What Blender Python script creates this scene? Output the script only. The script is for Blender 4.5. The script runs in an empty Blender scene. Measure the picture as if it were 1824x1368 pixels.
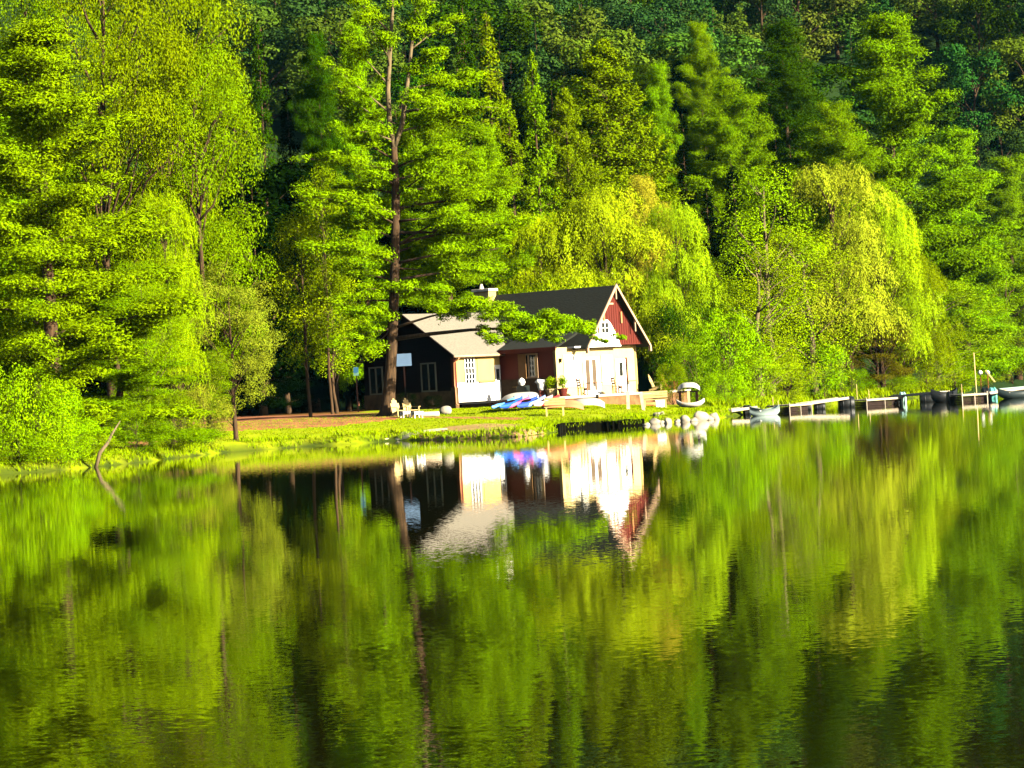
import bpy, math, random
import numpy as np
from mathutils import Matrix, Vector
R = math.radians
random.seed(7)
RNG = np.random.default_rng(11)
scene = bpy.context.scene

# ------------------------------------------------------------------ camera
F = 5066.0                      # focal length in pixels of the 1824 wide photograph
CAM = np.array([0.0, 0.0, 2.0])
cam_d = bpy.data.cameras.new("camera")
cam_d.sensor_width = 36.0
cam_d.lens = F * 36.0 / 1824.0
cam_d.clip_start = 0.5
cam_d.clip_end = 4000
cam = bpy.data.objects.new("camera", cam_d)
scene.collection.objects.link(cam)
M = Matrix.Rotation(R(90 + 0.219), 4, 'X') @ Matrix.Rotation(R(-3.24), 4, 'Z')
cam.matrix_world = Matrix.Translation(Vector(CAM)) @ M
scene.camera = cam
MR = np.array(M.to_3x3())

# ------------------------------------------------------------------ sun and sky
SUN_EL = 20.0
sdir = np.array([0.82, -0.57, 0.0]); sdir /= np.linalg.norm(sdir)
sdir = sdir * math.cos(R(SUN_EL)); sdir[2] = math.sin(R(SUN_EL))
sun_d = bpy.data.lights.new("sun", 'SUN')
sun_d.energy = 5.0
sun_d.angle = R(0.5)
sun_d.color = (1.0, 0.91, 0.70)
sun = bpy.data.objects.new("sun", sun_d)
sun.rotation_euler = Vector(sdir).to_track_quat('Z', 'Y').to_euler()
sun.location = (60, -40, 60)
scene.collection.objects.link(sun)

world = bpy.data.worlds.new("World")
scene.world = world
world.use_nodes = True
wn = world.node_tree
bg = wn.nodes["Background"]
sky = wn.nodes.new('ShaderNodeTexSky')
sky.sky_type = 'NISHITA'
sky.sun_disc = False
sky.sun_elevation = R(SUN_EL)
sky.sun_rotation = math.atan2(sdir[0], sdir[1])
wn.links.new(sky.outputs[0], bg.inputs[0])
bg.inputs[1].default_value = 0.05

scene.view_settings.view_transform = 'Standard'
scene.view_settings.look = 'None'
scene.view_settings.exposure = 2.1
scene.view_settings.gamma = 1.0
scene.cycles.max_bounces = 5
scene.cycles.diffuse_bounces = 0
scene.cycles.glossy_bounces = 2
scene.cycles.transmission_bounces = 3
scene.cycles.transparent_max_bounces = 4
scene.cycles.volume_bounces = 0
scene.cycles.caustics_reflective = False
scene.cycles.caustics_refractive = False
scene.cycles.use_denoising = True

# ------------------------------------------------------------------ helpers: projection
def ray(px, py):
    d = MR @ np.array([(px - 912.0) / F, (684.0 - py) / F, -1.0])
    return d / d[1]
def P(px, py, y):                 # point seen at pixel, on the plane at depth y
    return CAM + ray(px, py) * y
def W(px, py, z=0.0):             # point seen at pixel, at height z
    d = ray(px, py)
    return CAM + d * ((z - CAM[2]) / d[2])
def vnoise(x, y, s, seed=0):      # smooth value noise, numpy
    x = np.asarray(x, float) / s; y = np.asarray(y, float) / s
    xi = np.floor(x).astype(np.int64); yi = np.floor(y).astype(np.int64)
    fx = x - xi; fy = y - yi
    fx = fx * fx * (3 - 2 * fx); fy = fy * fy * (3 - 2 * fy)
    def h(a, b):
        n = (a * 374761393 + b * 668265263 + seed * 974634777) & 0x7fffffff
        n = ((n ^ (n >> 13)) * 1274126177) & 0x7fffffff
        return ((n ^ (n >> 16)) & 0xffff) / 65535.0
    return (h(xi, yi) * (1 - fx) + h(xi + 1, yi) * fx) * (1 - fy) + (h(xi, yi + 1) * (1 - fx) + h(xi + 1, yi + 1) * fx) * fy

# ------------------------------------------------------------------ shoreline and terrain
shore_px = [(0, 845), (60, 841), (130, 835), (178, 831), (245, 824), (330, 814), (400, 806), (480, 800), (550, 795),
            (640, 790), (700, 785), (750, 784), (800, 783), (860, 781), (930, 778), (978, 772), (1000, 765), (1070, 761), (1148, 757), (1163, 754),
            (1215, 751), (1275, 746), (1310, 741), (1340, 736), (1390, 729), (1450, 722), (1540, 716), (1640, 708),
            (1735, 700), (1752, 693), (1780, 689), (1840, 683)]
shore = [W(x, y)[:2] for x, y in shore_px]
shore = [np.array([-40.0, -60.0]), np.array([-34.0, 30.0]), np.array([-26.0, 70.0]), np.array([-21.5, 95.0])] + shore + [np.array([90.0, 316.0]), np.array([420.0, 320.0])]
shore = np.array(shore)
water_poly = np.vstack([shore, [[400.0, -60.0]]])
def seg_dist(px, py, pts):
    best = np.full(np.shape(px), 1e9)
    for a, b in zip(pts[:-1], pts[1:]):
        d = b - a; L = d @ d
        t = np.clip(((px - a[0]) * d[0] + (py - a[1]) * d[1]) / L, 0, 1)
        best = np.minimum(best, np.hypot(px - a[0] - t * d[0], py - a[1] - t * d[1]))
    return best
def inside(px, py, poly):
    c = np.zeros(np.shape(px), bool)
    n = len(poly); j = n - 1
    for i in range(n):
        xi, yi = poly[i]; xj, yj = poly[j]
        if yi != yj:
            c ^= ((yi > py) != (yj > py)) & (px < (xj - xi) * (py - yi) / (yj - yi) + xi)
        j = i
    return c
def sdist(x, y):
    x = np.asarray(x, float); y = np.asarray(y, float)
    d = seg_dist(x, y, shore)
    d = np.where(inside(x, y, water_poly), -d, d)
    return d + (vnoise(x, y, 1.7, 3) - 0.5) * 0.5 + (vnoise(x, y, 0.6, 5) - 0.5) * 0.2
def H(x, y):
    x = np.asarray(x, float); y = np.asarray(y, float)
    d = sdist(x, y)
    dp = np.maximum(d, 0)
    bank = 0.30 * np.clip(dp / 0.5, 0, 1)
    # a soft sandy beach in front of the house has no bank
    bx, by = W(850, 778)[:2]
    beach = np.exp(-(((x - bx) / 3.2) ** 2 + ((y - by) / 9.0) ** 2))
    z = bank * (1 - beach) + 1.3 * (1 - np.exp(-dp / 9.0)) + 0.06 * (vnoise(x, y, 3.0, 8) - 0.5) * np.clip(dp, 0, 1)
    t = y - 232 + 0.75 * np.maximum(0, -x) * (x < 0)
    hill = 0.34 * np.maximum(0, t) + 5.0 * (vnoise(x, y, 60, 9) - 0.5) * np.clip(t / 60, 0, 1)
    z = z + np.clip(hill, 0, 1.2 * np.maximum(0, d - 8))
    z = np.where(d < 0, np.maximum(-2.5, d * 0.5), z)
    return z
def G(px, py):                    # point of the ground seen at a pixel
    d = ray(px, py)
    ts = np.arange(90, 330, 0.25)
    p = CAM[None] + ts[:, None] * d[None]
    h = np.maximum(H(p[:, 0], p[:, 1]), 0)
    k = np.argmax(p[:, 2] <= h)
    q = p[k].copy(); q[2] = h[k]
    return q
def gz(x, y): return float(H(x, y))

# ------------------------------------------------------------------ materials
def new_mat(name):
    m = bpy.data.materials.new(name); m.use_nodes = True
    return m, m.node_tree.nodes, m.node_tree.links
def pbr(name, col, rough=0.7, var=0.15, scale=4.0, metal=0.0, stretch=(1, 1, 1), bump=0.0, spec=0.3):
    m, n, l = new_mat(name)
    b = n['Principled BSDF']
    b.inputs['Roughness'].default_value = rough
    b.inputs['Metallic'].default_value = metal
    b.inputs['Specular IOR Level'].default_value = spec
    tc = n.new('ShaderNodeTexCoord'); mp = n.new('ShaderNodeMapping'); mp.inputs['Scale'].default_value = stretch
    l.new(tc.outputs['Object'], mp.inputs[0])
    t = n.new('ShaderNodeTexNoise'); t.inputs['Scale'].default_value = scale; t.inputs['Detail'].default_value = 4
    l.new(mp.outputs[0], t.inputs['Vector'])
    r = n.new('ShaderNodeValToRGB')
    r.color_ramp.elements[0].position = 0.3; r.color_ramp.elements[1].position = 0.72
    r.color_ramp.elements[0].color = (*[c * (1 - var) for c in col], 1)
    r.color_ramp.elements[1].color = (*[min(1, c * (1 + var)) for c in col], 1)
    l.new(t.outputs[0], r.inputs[0]); l.new(r.outputs[0], b.inputs['Base Color'])
    if bump:
        bm_ = n.new('ShaderNodeBump'); bm_.inputs['Strength'].default_value = bump; bm_.inputs['Distance'].default_value = 0.05
        l.new(t.outputs[0], bm_.inputs['Height']); l.new(bm_.outputs[0], b.inputs['Normal'])
    return m
def leaf_material(name, trans=0.3):
    m, n, l = new_mat(name)
    for x in list(n): n.remove(x)
    out = n.new('ShaderNodeOutputMaterial')
    oi = n.new('ShaderNodeObjectInfo')
    tc = n.new('ShaderNodeTexCoord')
    t1 = n.new('ShaderNodeTexNoise'); t1.inputs['Scale'].default_value = 0.55; t1.inputs['Detail'].default_value = 5; t1.inputs['Roughness'].default_value = 0.75
    l.new(tc.outputs['Object'], t1.inputs['Vector'])
    hs = n.new('ShaderNodeHueSaturation')
    l.new(oi.outputs['Color'], hs.inputs['Color'])
    mr = n.new('ShaderNodeMapRange'); mr.inputs['From Min'].default_value = 0.3; mr.inputs['From Max'].default_value = 0.7
    mr.inputs['To Min'].default_value = 0.513; mr.inputs['To Max'].default_value = 0.485
    l.new(t1.outputs[0], mr.inputs['Value']); l.new(mr.outputs[0], hs.inputs['Hue'])
    t2 = n.new('ShaderNodeTexNoise'); t2.inputs['Scale'].default_value = 2.6; t2.inputs['Detail'].default_value = 3
    l.new(tc.outputs['Object'], t2.inputs['Vector'])
    mv = n.new('ShaderNodeMapRange'); mv.inputs['From Min'].default_value = 0.3; mv.inputs['From Max'].default_value = 0.7
    mv.inputs['To Min'].default_value = 0.72; mv.inputs['To Max'].default_value = 1.25
    l.new(t2.outputs[0], mv.inputs['Value']); l.new(mv.outputs[0], hs.inputs['Value'])
    d = n.new('ShaderNodeBsdfDiffuse'); tr = n.new('ShaderNodeBsdfTranslucent'); mx = n.new('ShaderNodeMixShader')
    mx.inputs[0].default_value = trans
    l.new(hs.outputs[0], d.inputs[0]); l.new(hs.outputs[0], tr.inputs[0])
    l.new(d.outputs[0], mx.inputs[1]); l.new(tr.outputs[0], mx.inputs[2]); l.new(mx.outputs[0], out.inputs[0])
    return m
LEAF = leaf_material("leaves", 0.12)
NEEDLE = leaf_material("needles", 0.08)
BARK = pbr("bark_brown", (0.055, 0.030, 0.012), 0.95, 0.5, 3.0, stretch=(3, 3, 0.6), bump=0.8)
BARK_PALE = pbr("bark_pale", (0.13, 0.095, 0.045), 0.9, 0.35, 3.0, stretch=(2, 2, 0.6), bump=0.5)

# ------------------------------------------------------------------ mesh helpers
def link(o):
    scene.collection.objects.link(o); return o
def mesh_np(name, V, Fq, mat, smooth=False):
    me = bpy.data.meshes.new(name)
    V = np.asarray(V, np.float32); Fq = np.asarray(Fq, np.int32)
    k = Fq.shape[1]
    me.vertices.add(len(V)); me.vertices.foreach_set('co', V.ravel())
    me.loops.add(Fq.size); me.loops.foreach_set('vertex_index', Fq.ravel())
    me.polygons.add(len(Fq)); me.polygons.foreach_set('loop_start', np.arange(0, Fq.size, k, dtype=np.int32))
    if smooth: me.polygons.foreach_set('use_smooth', np.ones(len(Fq), bool))
    me.update(calc_edges=True)
    me.materials.append(mat)
    return me
class MB:                          # collects vertices and faces of ONE mesh
    def __init__(s): s.v = []; s.f = []
    def add(s, vs, fs):
        o = len(s.v); s.v += [tuple(map(float, v)) for v in vs]; s.f += [tuple(i + o for i in f) for f in fs]
    def box(s, c, size, rz=0.0, rx=0.0, ry=0.0, taper=1.0):
        x, y, z = [k / 2 for k in size]
        vs = [(-x, -y, -z), (x, -y, -z), (x, y, -z), (-x, y, -z), (-x * taper, -y * taper, z), (x * taper, -y * taper, z), (x * taper, y * taper, z), (-x * taper, y * taper, z)]
        m = Matrix.Translation(Vector([float(q) for q in c])) @ Matrix.Rotation(rz, 4, 'Z') @ Matrix.Rotation(ry, 4, 'Y') @ Matrix.Rotation(rx, 4, 'X')
        s.add([m @ Vector(v) for v in vs], [(0, 3, 2, 1), (4, 5, 6, 7), (0, 1, 5, 4), (1, 2, 6, 5), (2, 3, 7, 6), (3, 0, 4, 7)])
    def prism(s, poly, d):         # poly: list of 3D points in a plane, d: extrusion vector
        n = len(poly); a = [np.array(p, float) for p in poly]; d = np.array(d, float)
        s.add(a + [p + d for p in a], [tuple(range(n))[::-1], tuple(range(n, 2 * n))] + [(i, (i + 1) % n, n + (i + 1) % n, n + i) for i in range(n)])
    def tube(s, pts, rad, n=8, cap=True):
        pts = [Vector([float(q) for q in p]) for p in pts]
        rings = []
        for i, p in enumerate(pts):
            t = (pts[min(i + 1, len(pts) - 1)] - pts[max(i - 1, 0)]).normalized()
            u = t.cross(Vector((0.13, 0.97, 0.21)));
            if u.length < 0.05: u = t.cross(Vector((1, 0, 0)))
            u.normalize(); w = t.cross(u)
            r = rad[i] if hasattr(rad, '__len__') else rad
            rings.append([p + (u * math.cos(2 * math.pi * k / n) + w * math.sin(2 * math.pi * k / n)) * r for k in range(n)])
        o = len(s.v)
        for rg in rings: s.v += [tuple(v) for v in rg]
        for i in range(len(rings) - 1):
            for k in range(n):
                a = o + i * n + k; b = o + i * n + (k + 1) % n
                s.f.append((a, b, b + n, a + n))
        if cap:
            s.f.append(tuple(o + k for k in range(n))[::-1]); s.f.append(tuple(o + (len(rings) - 1) * n + k for k in range(n)))
    def mesh(s, name, mat, smooth=False, bevel=0):
        me = bpy.data.meshes.new(name); me.from_pydata(s.v, [], s.f); me.materials.append(mat)
        if smooth:
            me.polygons.foreach_set('use_smooth', np.ones(len(me.polygons), bool))
        me.update(); return me
    def build(s, name, mat, parent=None, smooth=False, bevel=0.0):
        o = link(bpy.data.objects.new(name, s.mesh(name, mat, smooth)))
        if parent is not None: o.parent = parent
        if bevel:
            b = o.modifiers.new("bevel", 'BEVEL'); b.width = bevel; b.segments = 2; b.limit_method = 'ANGLE'
        return o
def tag(o, label, cat, group=None, kind=None):
    if label: o['label'] = label
    if cat: o['category'] = cat
    if group: o['group'] = group
    if kind: o['kind'] = kind
    return o
def thing(name, loc, label, cat, rz=0.0, group=None, scale=None):
    o = link(bpy.data.objects.new(name, None)); o.empty_display_size = 0.3
    o.location = [float(q) for q in loc]; o.rotation_euler = (0, 0, rz)
    if scale: o.scale = scale
    return tag(o, label, cat, group)
def struct(o): o['kind'] = 'structure'; return o

# ------------------------------------------------------------------ ground, water
gx = np.unique(np.concatenate([np.linspace(-260, -50, 40), np.arange(-50, 60, 0.7), np.linspace(60, 420, 60)]))
gy = np.unique(np.concatenate([np.linspace(-50, 95, 30), np.arange(95, 240, 0.8), np.linspace(240, 900, 120)]))
XX, YY = np.meshgrid(gx, gy)
ZZ = H(XX, YY)
V = np.stack([XX.ravel(), YY.ravel(), ZZ.ravel()], 1)
nx, ny = len(gx), len(gy)
ii = (np.arange(ny - 1)[:, None] * nx + np.arange(nx - 1)[None]).ravel()
Fq = np.stack([ii, ii + 1, ii + 1 + nx, ii + nx], 1)
def ground_mat():
    m, n, l = new_mat("lawn_and_soil")
    b = n['Principled BSDF']; b.inputs['Roughness'].default_value = 0.95; b.inputs['Specular IOR Level'].default_value = 0.05
    tc = n.new('ShaderNodeTexCoord')
    t = n.new('ShaderNodeTexNoise'); t.inputs['Scale'].default_value = 0.35; t.inputs['Detail'].default_value = 8; t.inputs['Roughness'].default_value = 0.7
    l.new(tc.outputs['Object'], t.inputs['Vector'])
    r = n.new('ShaderNodeValToRGB'); e = r.color_ramp.elements
    e[0].position = 0.35; e[0].color = (0.20, 0.28, 0.002, 1); e[1].position = 0.66; e[1].color = (0.30, 0.33, 0.006, 1)
    l.new(t.outputs[0], r.inputs[0])
    at = n.new('ShaderNodeAttribute'); at.attribute_name = 'soil'
    t2 = n.new('ShaderNodeTexNoise'); t2.inputs['Scale'].default_value = 1.3; t2.inputs['Detail'].default_value = 6
    l.new(tc.outputs['Object'], t2.inputs['Vector'])
    r2 = n.new('ShaderNodeValToRGB'); e = r2.color_ramp.elements
    e[0].position = 0.3; e[0].color = (0.10, 0.045, 0.012, 1); e[1].position = 0.7; e[1].color = (0.26, 0.12, 0.03, 1)
    l.new(t2.outputs[0], r2.inputs[0])
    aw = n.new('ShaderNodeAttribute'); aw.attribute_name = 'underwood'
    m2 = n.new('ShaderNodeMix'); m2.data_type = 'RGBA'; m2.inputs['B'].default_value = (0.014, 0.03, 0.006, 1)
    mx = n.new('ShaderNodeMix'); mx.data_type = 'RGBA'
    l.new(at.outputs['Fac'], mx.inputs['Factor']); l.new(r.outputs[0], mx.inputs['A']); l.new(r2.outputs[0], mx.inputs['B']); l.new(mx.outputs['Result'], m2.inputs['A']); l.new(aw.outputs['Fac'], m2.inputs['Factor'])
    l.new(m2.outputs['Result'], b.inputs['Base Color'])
    bp = n.new('ShaderNodeBump'); bp.inputs['Strength'].default_value = 0.6; bp.inputs['Distance'].default_value = 0.15
    l.new(t2.outputs[0], bp.inputs['Height']); l.new(bp.outputs[0], b.inputs['Normal'])
    return m
def soil_at(x, y):
    d = sdist(x, y)
    s = np.clip((d - 26) / 14, 0, 1)                                   # leaf litter under the woods
    s = np.maximum(s, np.clip((d - 14) / 8, 0, 1) * (x < -9))
    return np.clip(s + (vnoise(x, y, 2.2, 21) - 0.5) * 0.5 * (s > 0.02), 0, 1)
gme = mesh_np("ground", V, Fq, ground_mat(), True)
at = gme.attributes.new('soil', 'FLOAT', 'POINT'); at.data.foreach_set('value', soil_at(V[:, 0], V[:, 1]).astype(np.float32))
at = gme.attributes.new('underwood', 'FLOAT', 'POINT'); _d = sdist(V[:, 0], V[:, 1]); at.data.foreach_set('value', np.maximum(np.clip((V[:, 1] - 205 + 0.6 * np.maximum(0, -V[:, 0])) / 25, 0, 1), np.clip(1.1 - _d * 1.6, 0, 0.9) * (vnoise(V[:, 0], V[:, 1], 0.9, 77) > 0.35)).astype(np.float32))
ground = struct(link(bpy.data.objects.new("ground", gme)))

def water_mat():
    m, n, l = new_mat("lake_water")
    for x in list(n): n.remove(x)
    out = n.new('ShaderNodeOutputMaterial')
    geo = n.new('ShaderNodeNewGeometry')
    def slopes(scale, amp, stretch):
        mp = n.new('ShaderNodeMapping'); mp.inputs['Scale'].default_value = stretch
        l.new(geo.outputs['Position'], mp.inputs[0])
        t = n.new('ShaderNodeTexNoise'); t.inputs['Scale'].default_value = scale; t.inputs['Detail'].default_value = 2
        l.new(mp.outputs[0], t.inputs['Vector'])
        s = n.new('ShaderNodeVectorMath'); s.operation = 'SUBTRACT'; s.inputs[1].default_value = (0.5, 0.5, 0.5)
        l.new(t.outputs['Color'], s.inputs[0])
        k = n.new('ShaderNodeVectorMath'); k.operation = 'MULTIPLY'; k.inputs[1].default_value = (amp, amp, 0)
        l.new(s.outputs[0], k.inputs[0]); return k
    a = slopes(15.0, 0.034, (0.8, 1.0, 1)); b2 = slopes(0.6, 0.0008, (0.5, 1.0, 1))
    ad = n.new('ShaderNodeVectorMath'); ad.operation = 'ADD'
    l.new(a.outputs[0], ad.inputs[0]); l.new(b2.outputs[0], ad.inputs[1])
    # breeze: calmer under the sheltering shore, rougher out on the lake
    sp = n.new('ShaderNodeSeparateXYZ'); l.new(geo.outputs['Position'], sp.inputs[0])
    mr = n.new('ShaderNodeMapRange'); mr.inputs['From Min'].default_value = 11; mr.inputs['From Max'].default_value = 42
    mr.inputs['To Min'].default_value = 0.85; mr.inputs['To Max'].default_value = 0.42
    l.new(sp.outputs['Y'], mr.inputs['Value'])
    sc = n.new('ShaderNodeVectorMath'); sc.operation = 'SCALE'
    l.new(ad.outputs[0], sc.inputs[0]); l.new(mr.outputs[0], sc.inputs['Scale'])
    up = n.new('ShaderNodeVectorMath'); up.operation = 'ADD'; up.inputs[1].default_value = (0, 0, 1)
    l.new(sc.outputs[0], up.inputs[0])
    nm = n.new('ShaderNodeVectorMath'); nm.operation = 'NORMALIZE'; l.new(up.outputs[0], nm.inputs[0])
    fr = n.new('ShaderNodeFresnel'); fr.inputs['IOR'].default_value = 1.333
    l.new(nm.outputs[0], fr.inputs['Normal'])
    g = n.new('ShaderNodeBsdfGlossy'); g.inputs['Roughness'].default_value = 0.0; g.inputs['Color'].default_value = (1, 1, 1, 1)
    l.new(nm.outputs[0], g.inputs['Normal'])
    d = n.new('ShaderNodeBsdfDiffuse'); d.inputs['Color'].default_value = (0.007, 0.007, 0.0002, 1)
    mx = n.new('ShaderNodeMixShader')
    l.new(fr.outputs[0], mx.inputs[0]); l.new(d.outputs[0], mx.inputs[1]); l.new(g.outputs[0], mx.inputs[2])
    l.new(mx.outputs[0], out.inputs[0])
    return m
WATER = water_mat()
wv = [(-45, -48, 0), (418, -48, 0), (418, 380, 0), (-45, 380, 0)]
struct(link(bpy.data.objects.new("lake_water", mesh_np("lake_water", wv, [(0, 1, 2, 3)], WATER))))

def drape(name, pts, w0, w1, mat, up=0.03, seg=60, nw=7, edge=0.35):     # strip laid on the ground
    pts = np.array(pts, float); t = np.linspace(0, len(pts) - 1, seg)
    c = np.stack([np.interp(t, np.arange(len(pts)), pts[:, k]) for k in (0, 1)], 1)
    tn = np.gradient(c, axis=0); tn /= np.linalg.norm(tn, axis=1)[:, None] + 1e-9
    nn = np.stack([-tn[:, 1], tn[:, 0]], 1)
    ww = np.interp(t, [0, len(pts) - 1], [w0, w1])
    vs = []
    for i in range(seg):
        for k in range(nw):
            s = (k / (nw - 1) - 0.5) * ww[i]
            if k in (0, nw - 1): s *= 1 + edge * (RNG.random() - 0.5)
            q = c[i] + nn[i] * s
            vs.append((q[0], q[1], max(gz(q[0], q[1]), 0.0) + (up if 0 < k < nw - 1 else -0.05)))
    f = [(i * nw + k, i * nw + k + 1, (i + 1) * nw + k + 1, (i + 1) * nw + k) for i in range(seg - 1) for k in range(nw - 1)]
    return struct(link(bpy.data.objects.new(name, mesh_np(name, vs, f, mat, True))))
DIRT = pbr("dirt_track", (0.30, 0.105, 0.035), 0.95, 0.35, 0.9, bump=0.4)
SAND = pbr("beach_sand", (0.33, 0.19, 0.07), 0.95, 0.3, 1.2, bump=0.4)
SAND_PALE = pbr("pale_sand", (0.55, 0.5, 0.28), 0.95, 0.2, 2.0)
def patch(name, front, back, mat, up=0.03, n=90, m_=24):
    fx = np.linspace(front[0][0], front[-1][0], n); vs = []
    for px in fx:
        fy = np.interp(px, *zip(*front)); by = np.interp(px, *zip(*back))
        A = G(px, fy + RNG.uniform(-1, 1))[:2]; B = G(px, by)[:2]
        for k in range(m_):
            q = A + (B - A) * k / (m_ - 1)
            vs.append((q[0], q[1], gz(q[0], q[1]) + (up if 0 < k < m_ - 1 else -0.04)))
    f = [(i * m_ + k, i * m_ + k + 1, (i + 1) * m_ + k + 1, (i + 1) * m_ + k) for i in range(n - 1) for k in range(m_ - 1)]
    return struct(link(bpy.data.objects.new(name, mesh_np(name, vs, f, mat, True))))
patch("dirt_road", [(215, 805), (300, 785), (385, 771), (500, 766), (600, 761), (690, 750), (720, 747)], [(215, 770), (300, 762), (385, 743), (500, 741), (600, 738), (690, 735), (720, 735)], DIRT)
drape("dirt_path", [G(690, 741)[:2], G(760, 744)[:2], G(850, 745)[:2], G(930, 747)[:2]], 2.5, 2.0, DIRT, seg=50)
patch("beach", [(745, 783), (800, 782), (860, 780), (930, 777), (972, 771)], [(745, 772), (800, 760), (860, 755), (930, 756), (972, 763)], SAND, up=0.035)
drape("sand_spit", [G(708, 781)[:2], G(740, 773)[:2], G(790, 766)[:2]], 2.2, 1.0, SAND_PALE, up=0.08, seg=30)

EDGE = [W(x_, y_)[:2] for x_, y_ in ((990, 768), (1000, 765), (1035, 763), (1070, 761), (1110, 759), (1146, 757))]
def edging():
    mb = MB(); rng = random.Random(4)
    for a_, b_ in zip(EDGE[:-1], EDGE[1:]):
        n = max(1, int(np.linalg.norm(b_ - a_) / 0.3))
        for k in range(n):
            c = a_ + (b_ - a_) * (k + .5) / n
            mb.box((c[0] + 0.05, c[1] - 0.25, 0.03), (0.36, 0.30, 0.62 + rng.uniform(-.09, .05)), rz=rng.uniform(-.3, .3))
    o = mb.build("bank_shade_strip", pbr("painted_bank_shade", (0.003, 0.003, 0.001), 0.9, 0.4, 3, spec=0.05))  # shade under the undercut bank, built as a row of near-black blocks
    tag(o, "dark wet timber edging holding the lawn above the water", "bank")
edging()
# ------------------------------------------------------------------ foliage builders
def unit(v): return v / (np.linalg.norm(v, axis=-1, keepdims=True) + 1e-9)
def leaf_quads(C, N, ln, wd, D=None, rng=RNG):
    """rhombus leaves at C facing N, long axis D"""
    n = len(C)
    if D is None: D = rng.normal(size=(n, 3))
    N = unit(N); T = unit(D - (D * N).sum(1)[:, None] * N); B = np.cross(N, T)
    ln = (ln * rng.uniform(0.7, 1.3, n))[:, None]; wd = (wd * rng.uniform(0.7, 1.3, n))[:, None]
    V = np.empty((n, 4, 3)); V[:, 0] = C - T * ln / 2; V[:, 1] = C + B * wd / 2 + N * wd * 0.12; V[:, 2] = C + T * ln / 2; V[:, 3] = C - B * wd / 2 + N * wd * 0.12
    return V.reshape(-1, 3), np.arange(4 * n).reshape(n, 4)
def merge(parts):
    vs, fs, o = [], [], 0
    for v, f in parts:
        vs.append(v); fs.append(f + o); o += len(v)
    return np.vstack(vs), np.vstack(fs)
def puff(c, r, n, rng, upb=0.35, fill=0.35):
    """leaf centres and normals over a leaf clump"""
    d = unit(rng.normal(size=(n, 3))); d[:, 2] += upb; d = unit(d)
    k = 1 - fill * rng.random(n) ** 1.5
    k *= 0.86 + 0.28 * vnoise(d[:, 0] * 2 + c[0], d[:, 1] * 2 + d[:, 2] * 2 + c[2], 0.6, 4)
    C = np.array(c)[None] + d * np.array(r)[None] * k[:, None]
    return C, unit(d * 1.0 + rng.normal(size=(n, 3)) * 0.42 + np.array([0, 0, 0.25]))
def limb_pts(a, b, sag, rng, n=5, wig=0.06):
    a = np.array(a, float); b = np.array(b, float); L = np.linalg.norm(b - a)
    t = np.linspace(0, 1, n)[:, None]
    p = a + (b - a) * t; p[:, 2] += sag * L * 4 * (t[:, 0] * (1 - t[:, 0]))
    p[1:-1] += rng.normal(size=(n - 2, 3)) * L * wig * 0.5
    return p
PROTO = {}
def proto(kind, trunk_mb, crown, bark, leafm, H0, W0):
    PROTO.setdefault(kind, []).append((trunk_mb.mesh(kind + "_trunk", bark, True), mesh_np(kind + "_crown", crown[0], crown[1], leafm), H0, W0))

def make_broad(kind, seed, Ht, Wd, base, nclump, per, leafsz, bark=BARK, power=0.8, upb=0.35, clump=(0.8, 1.5), flat=0.7, leafm=LEAF, rt=1.0):
    rng = np.random.default_rng(seed); tb = MB(); parts = []
    lean = rng.normal(size=2) * 0.02 * Ht
    tp = [(0, 0, -0.8), (0.02, 0, 0.4)] + [(lean[0] * t ** 2 + rng.normal() * 0.07, lean[1] * t ** 2 + rng.normal() * 0.07, Ht * t) for t in (0.15, 0.3, 0.45, 0.6, 0.75, 0.9)]
    r0 = 0.014 * Ht * rt
    tb.tube(tp, [r0 * 1.5, r0 * 1.1, r0, r0 * .85, r0 * .7, r0 * .52, r0 * .35, r0 * .12], 9)
    zc = (Ht + base) / 2; hz = (Ht - base) / 2
    for i in range(nclump):
        a = rng.uniform(0, 2 * math.pi); u = rng.uniform(-1, 1)
        rr = math.sqrt(max(0, 1 - abs(u) ** 2.2)) ** (power) if u > -0.2 else (1 - 0.35 * abs(u)) * 0.9
        rad = (0.45 + 0.55 * rng.random() ** 0.5) * rr * (Wd / 2) * (0.75 + 0.5 * vnoise(a * 1.3, u * 2 + seed, 1.0, seed))
        c = np.array([math.cos(a) * rad + lean[0], math.sin(a) * rad + lean[1], zc + u * hz * 0.93])
        s = rng.uniform(*clump)
        n = int(per * s * s)
        C, N = puff(c, (s, s, s * flat), n, rng, upb)
        parts.append(leaf_quads(C, N, leafsz, leafsz * 0.62, rng=rng))
        if i % 3 == 0:
            z0 = max(base * 0.6, c[2] - rad * 0.9 - 0.5)
            t = z0 / Ht
            q = limb_pts((lean[0] * t * t, lean[1] * t * t, z0), c, 0.05, rng)
            tb.tube(q, [r0 * .32, r0 * .26, r0 * .2, r0 * .13, r0 * .06], 5)
    proto(kind, tb, merge(parts), bark, leafm, Ht, Wd)

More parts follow.
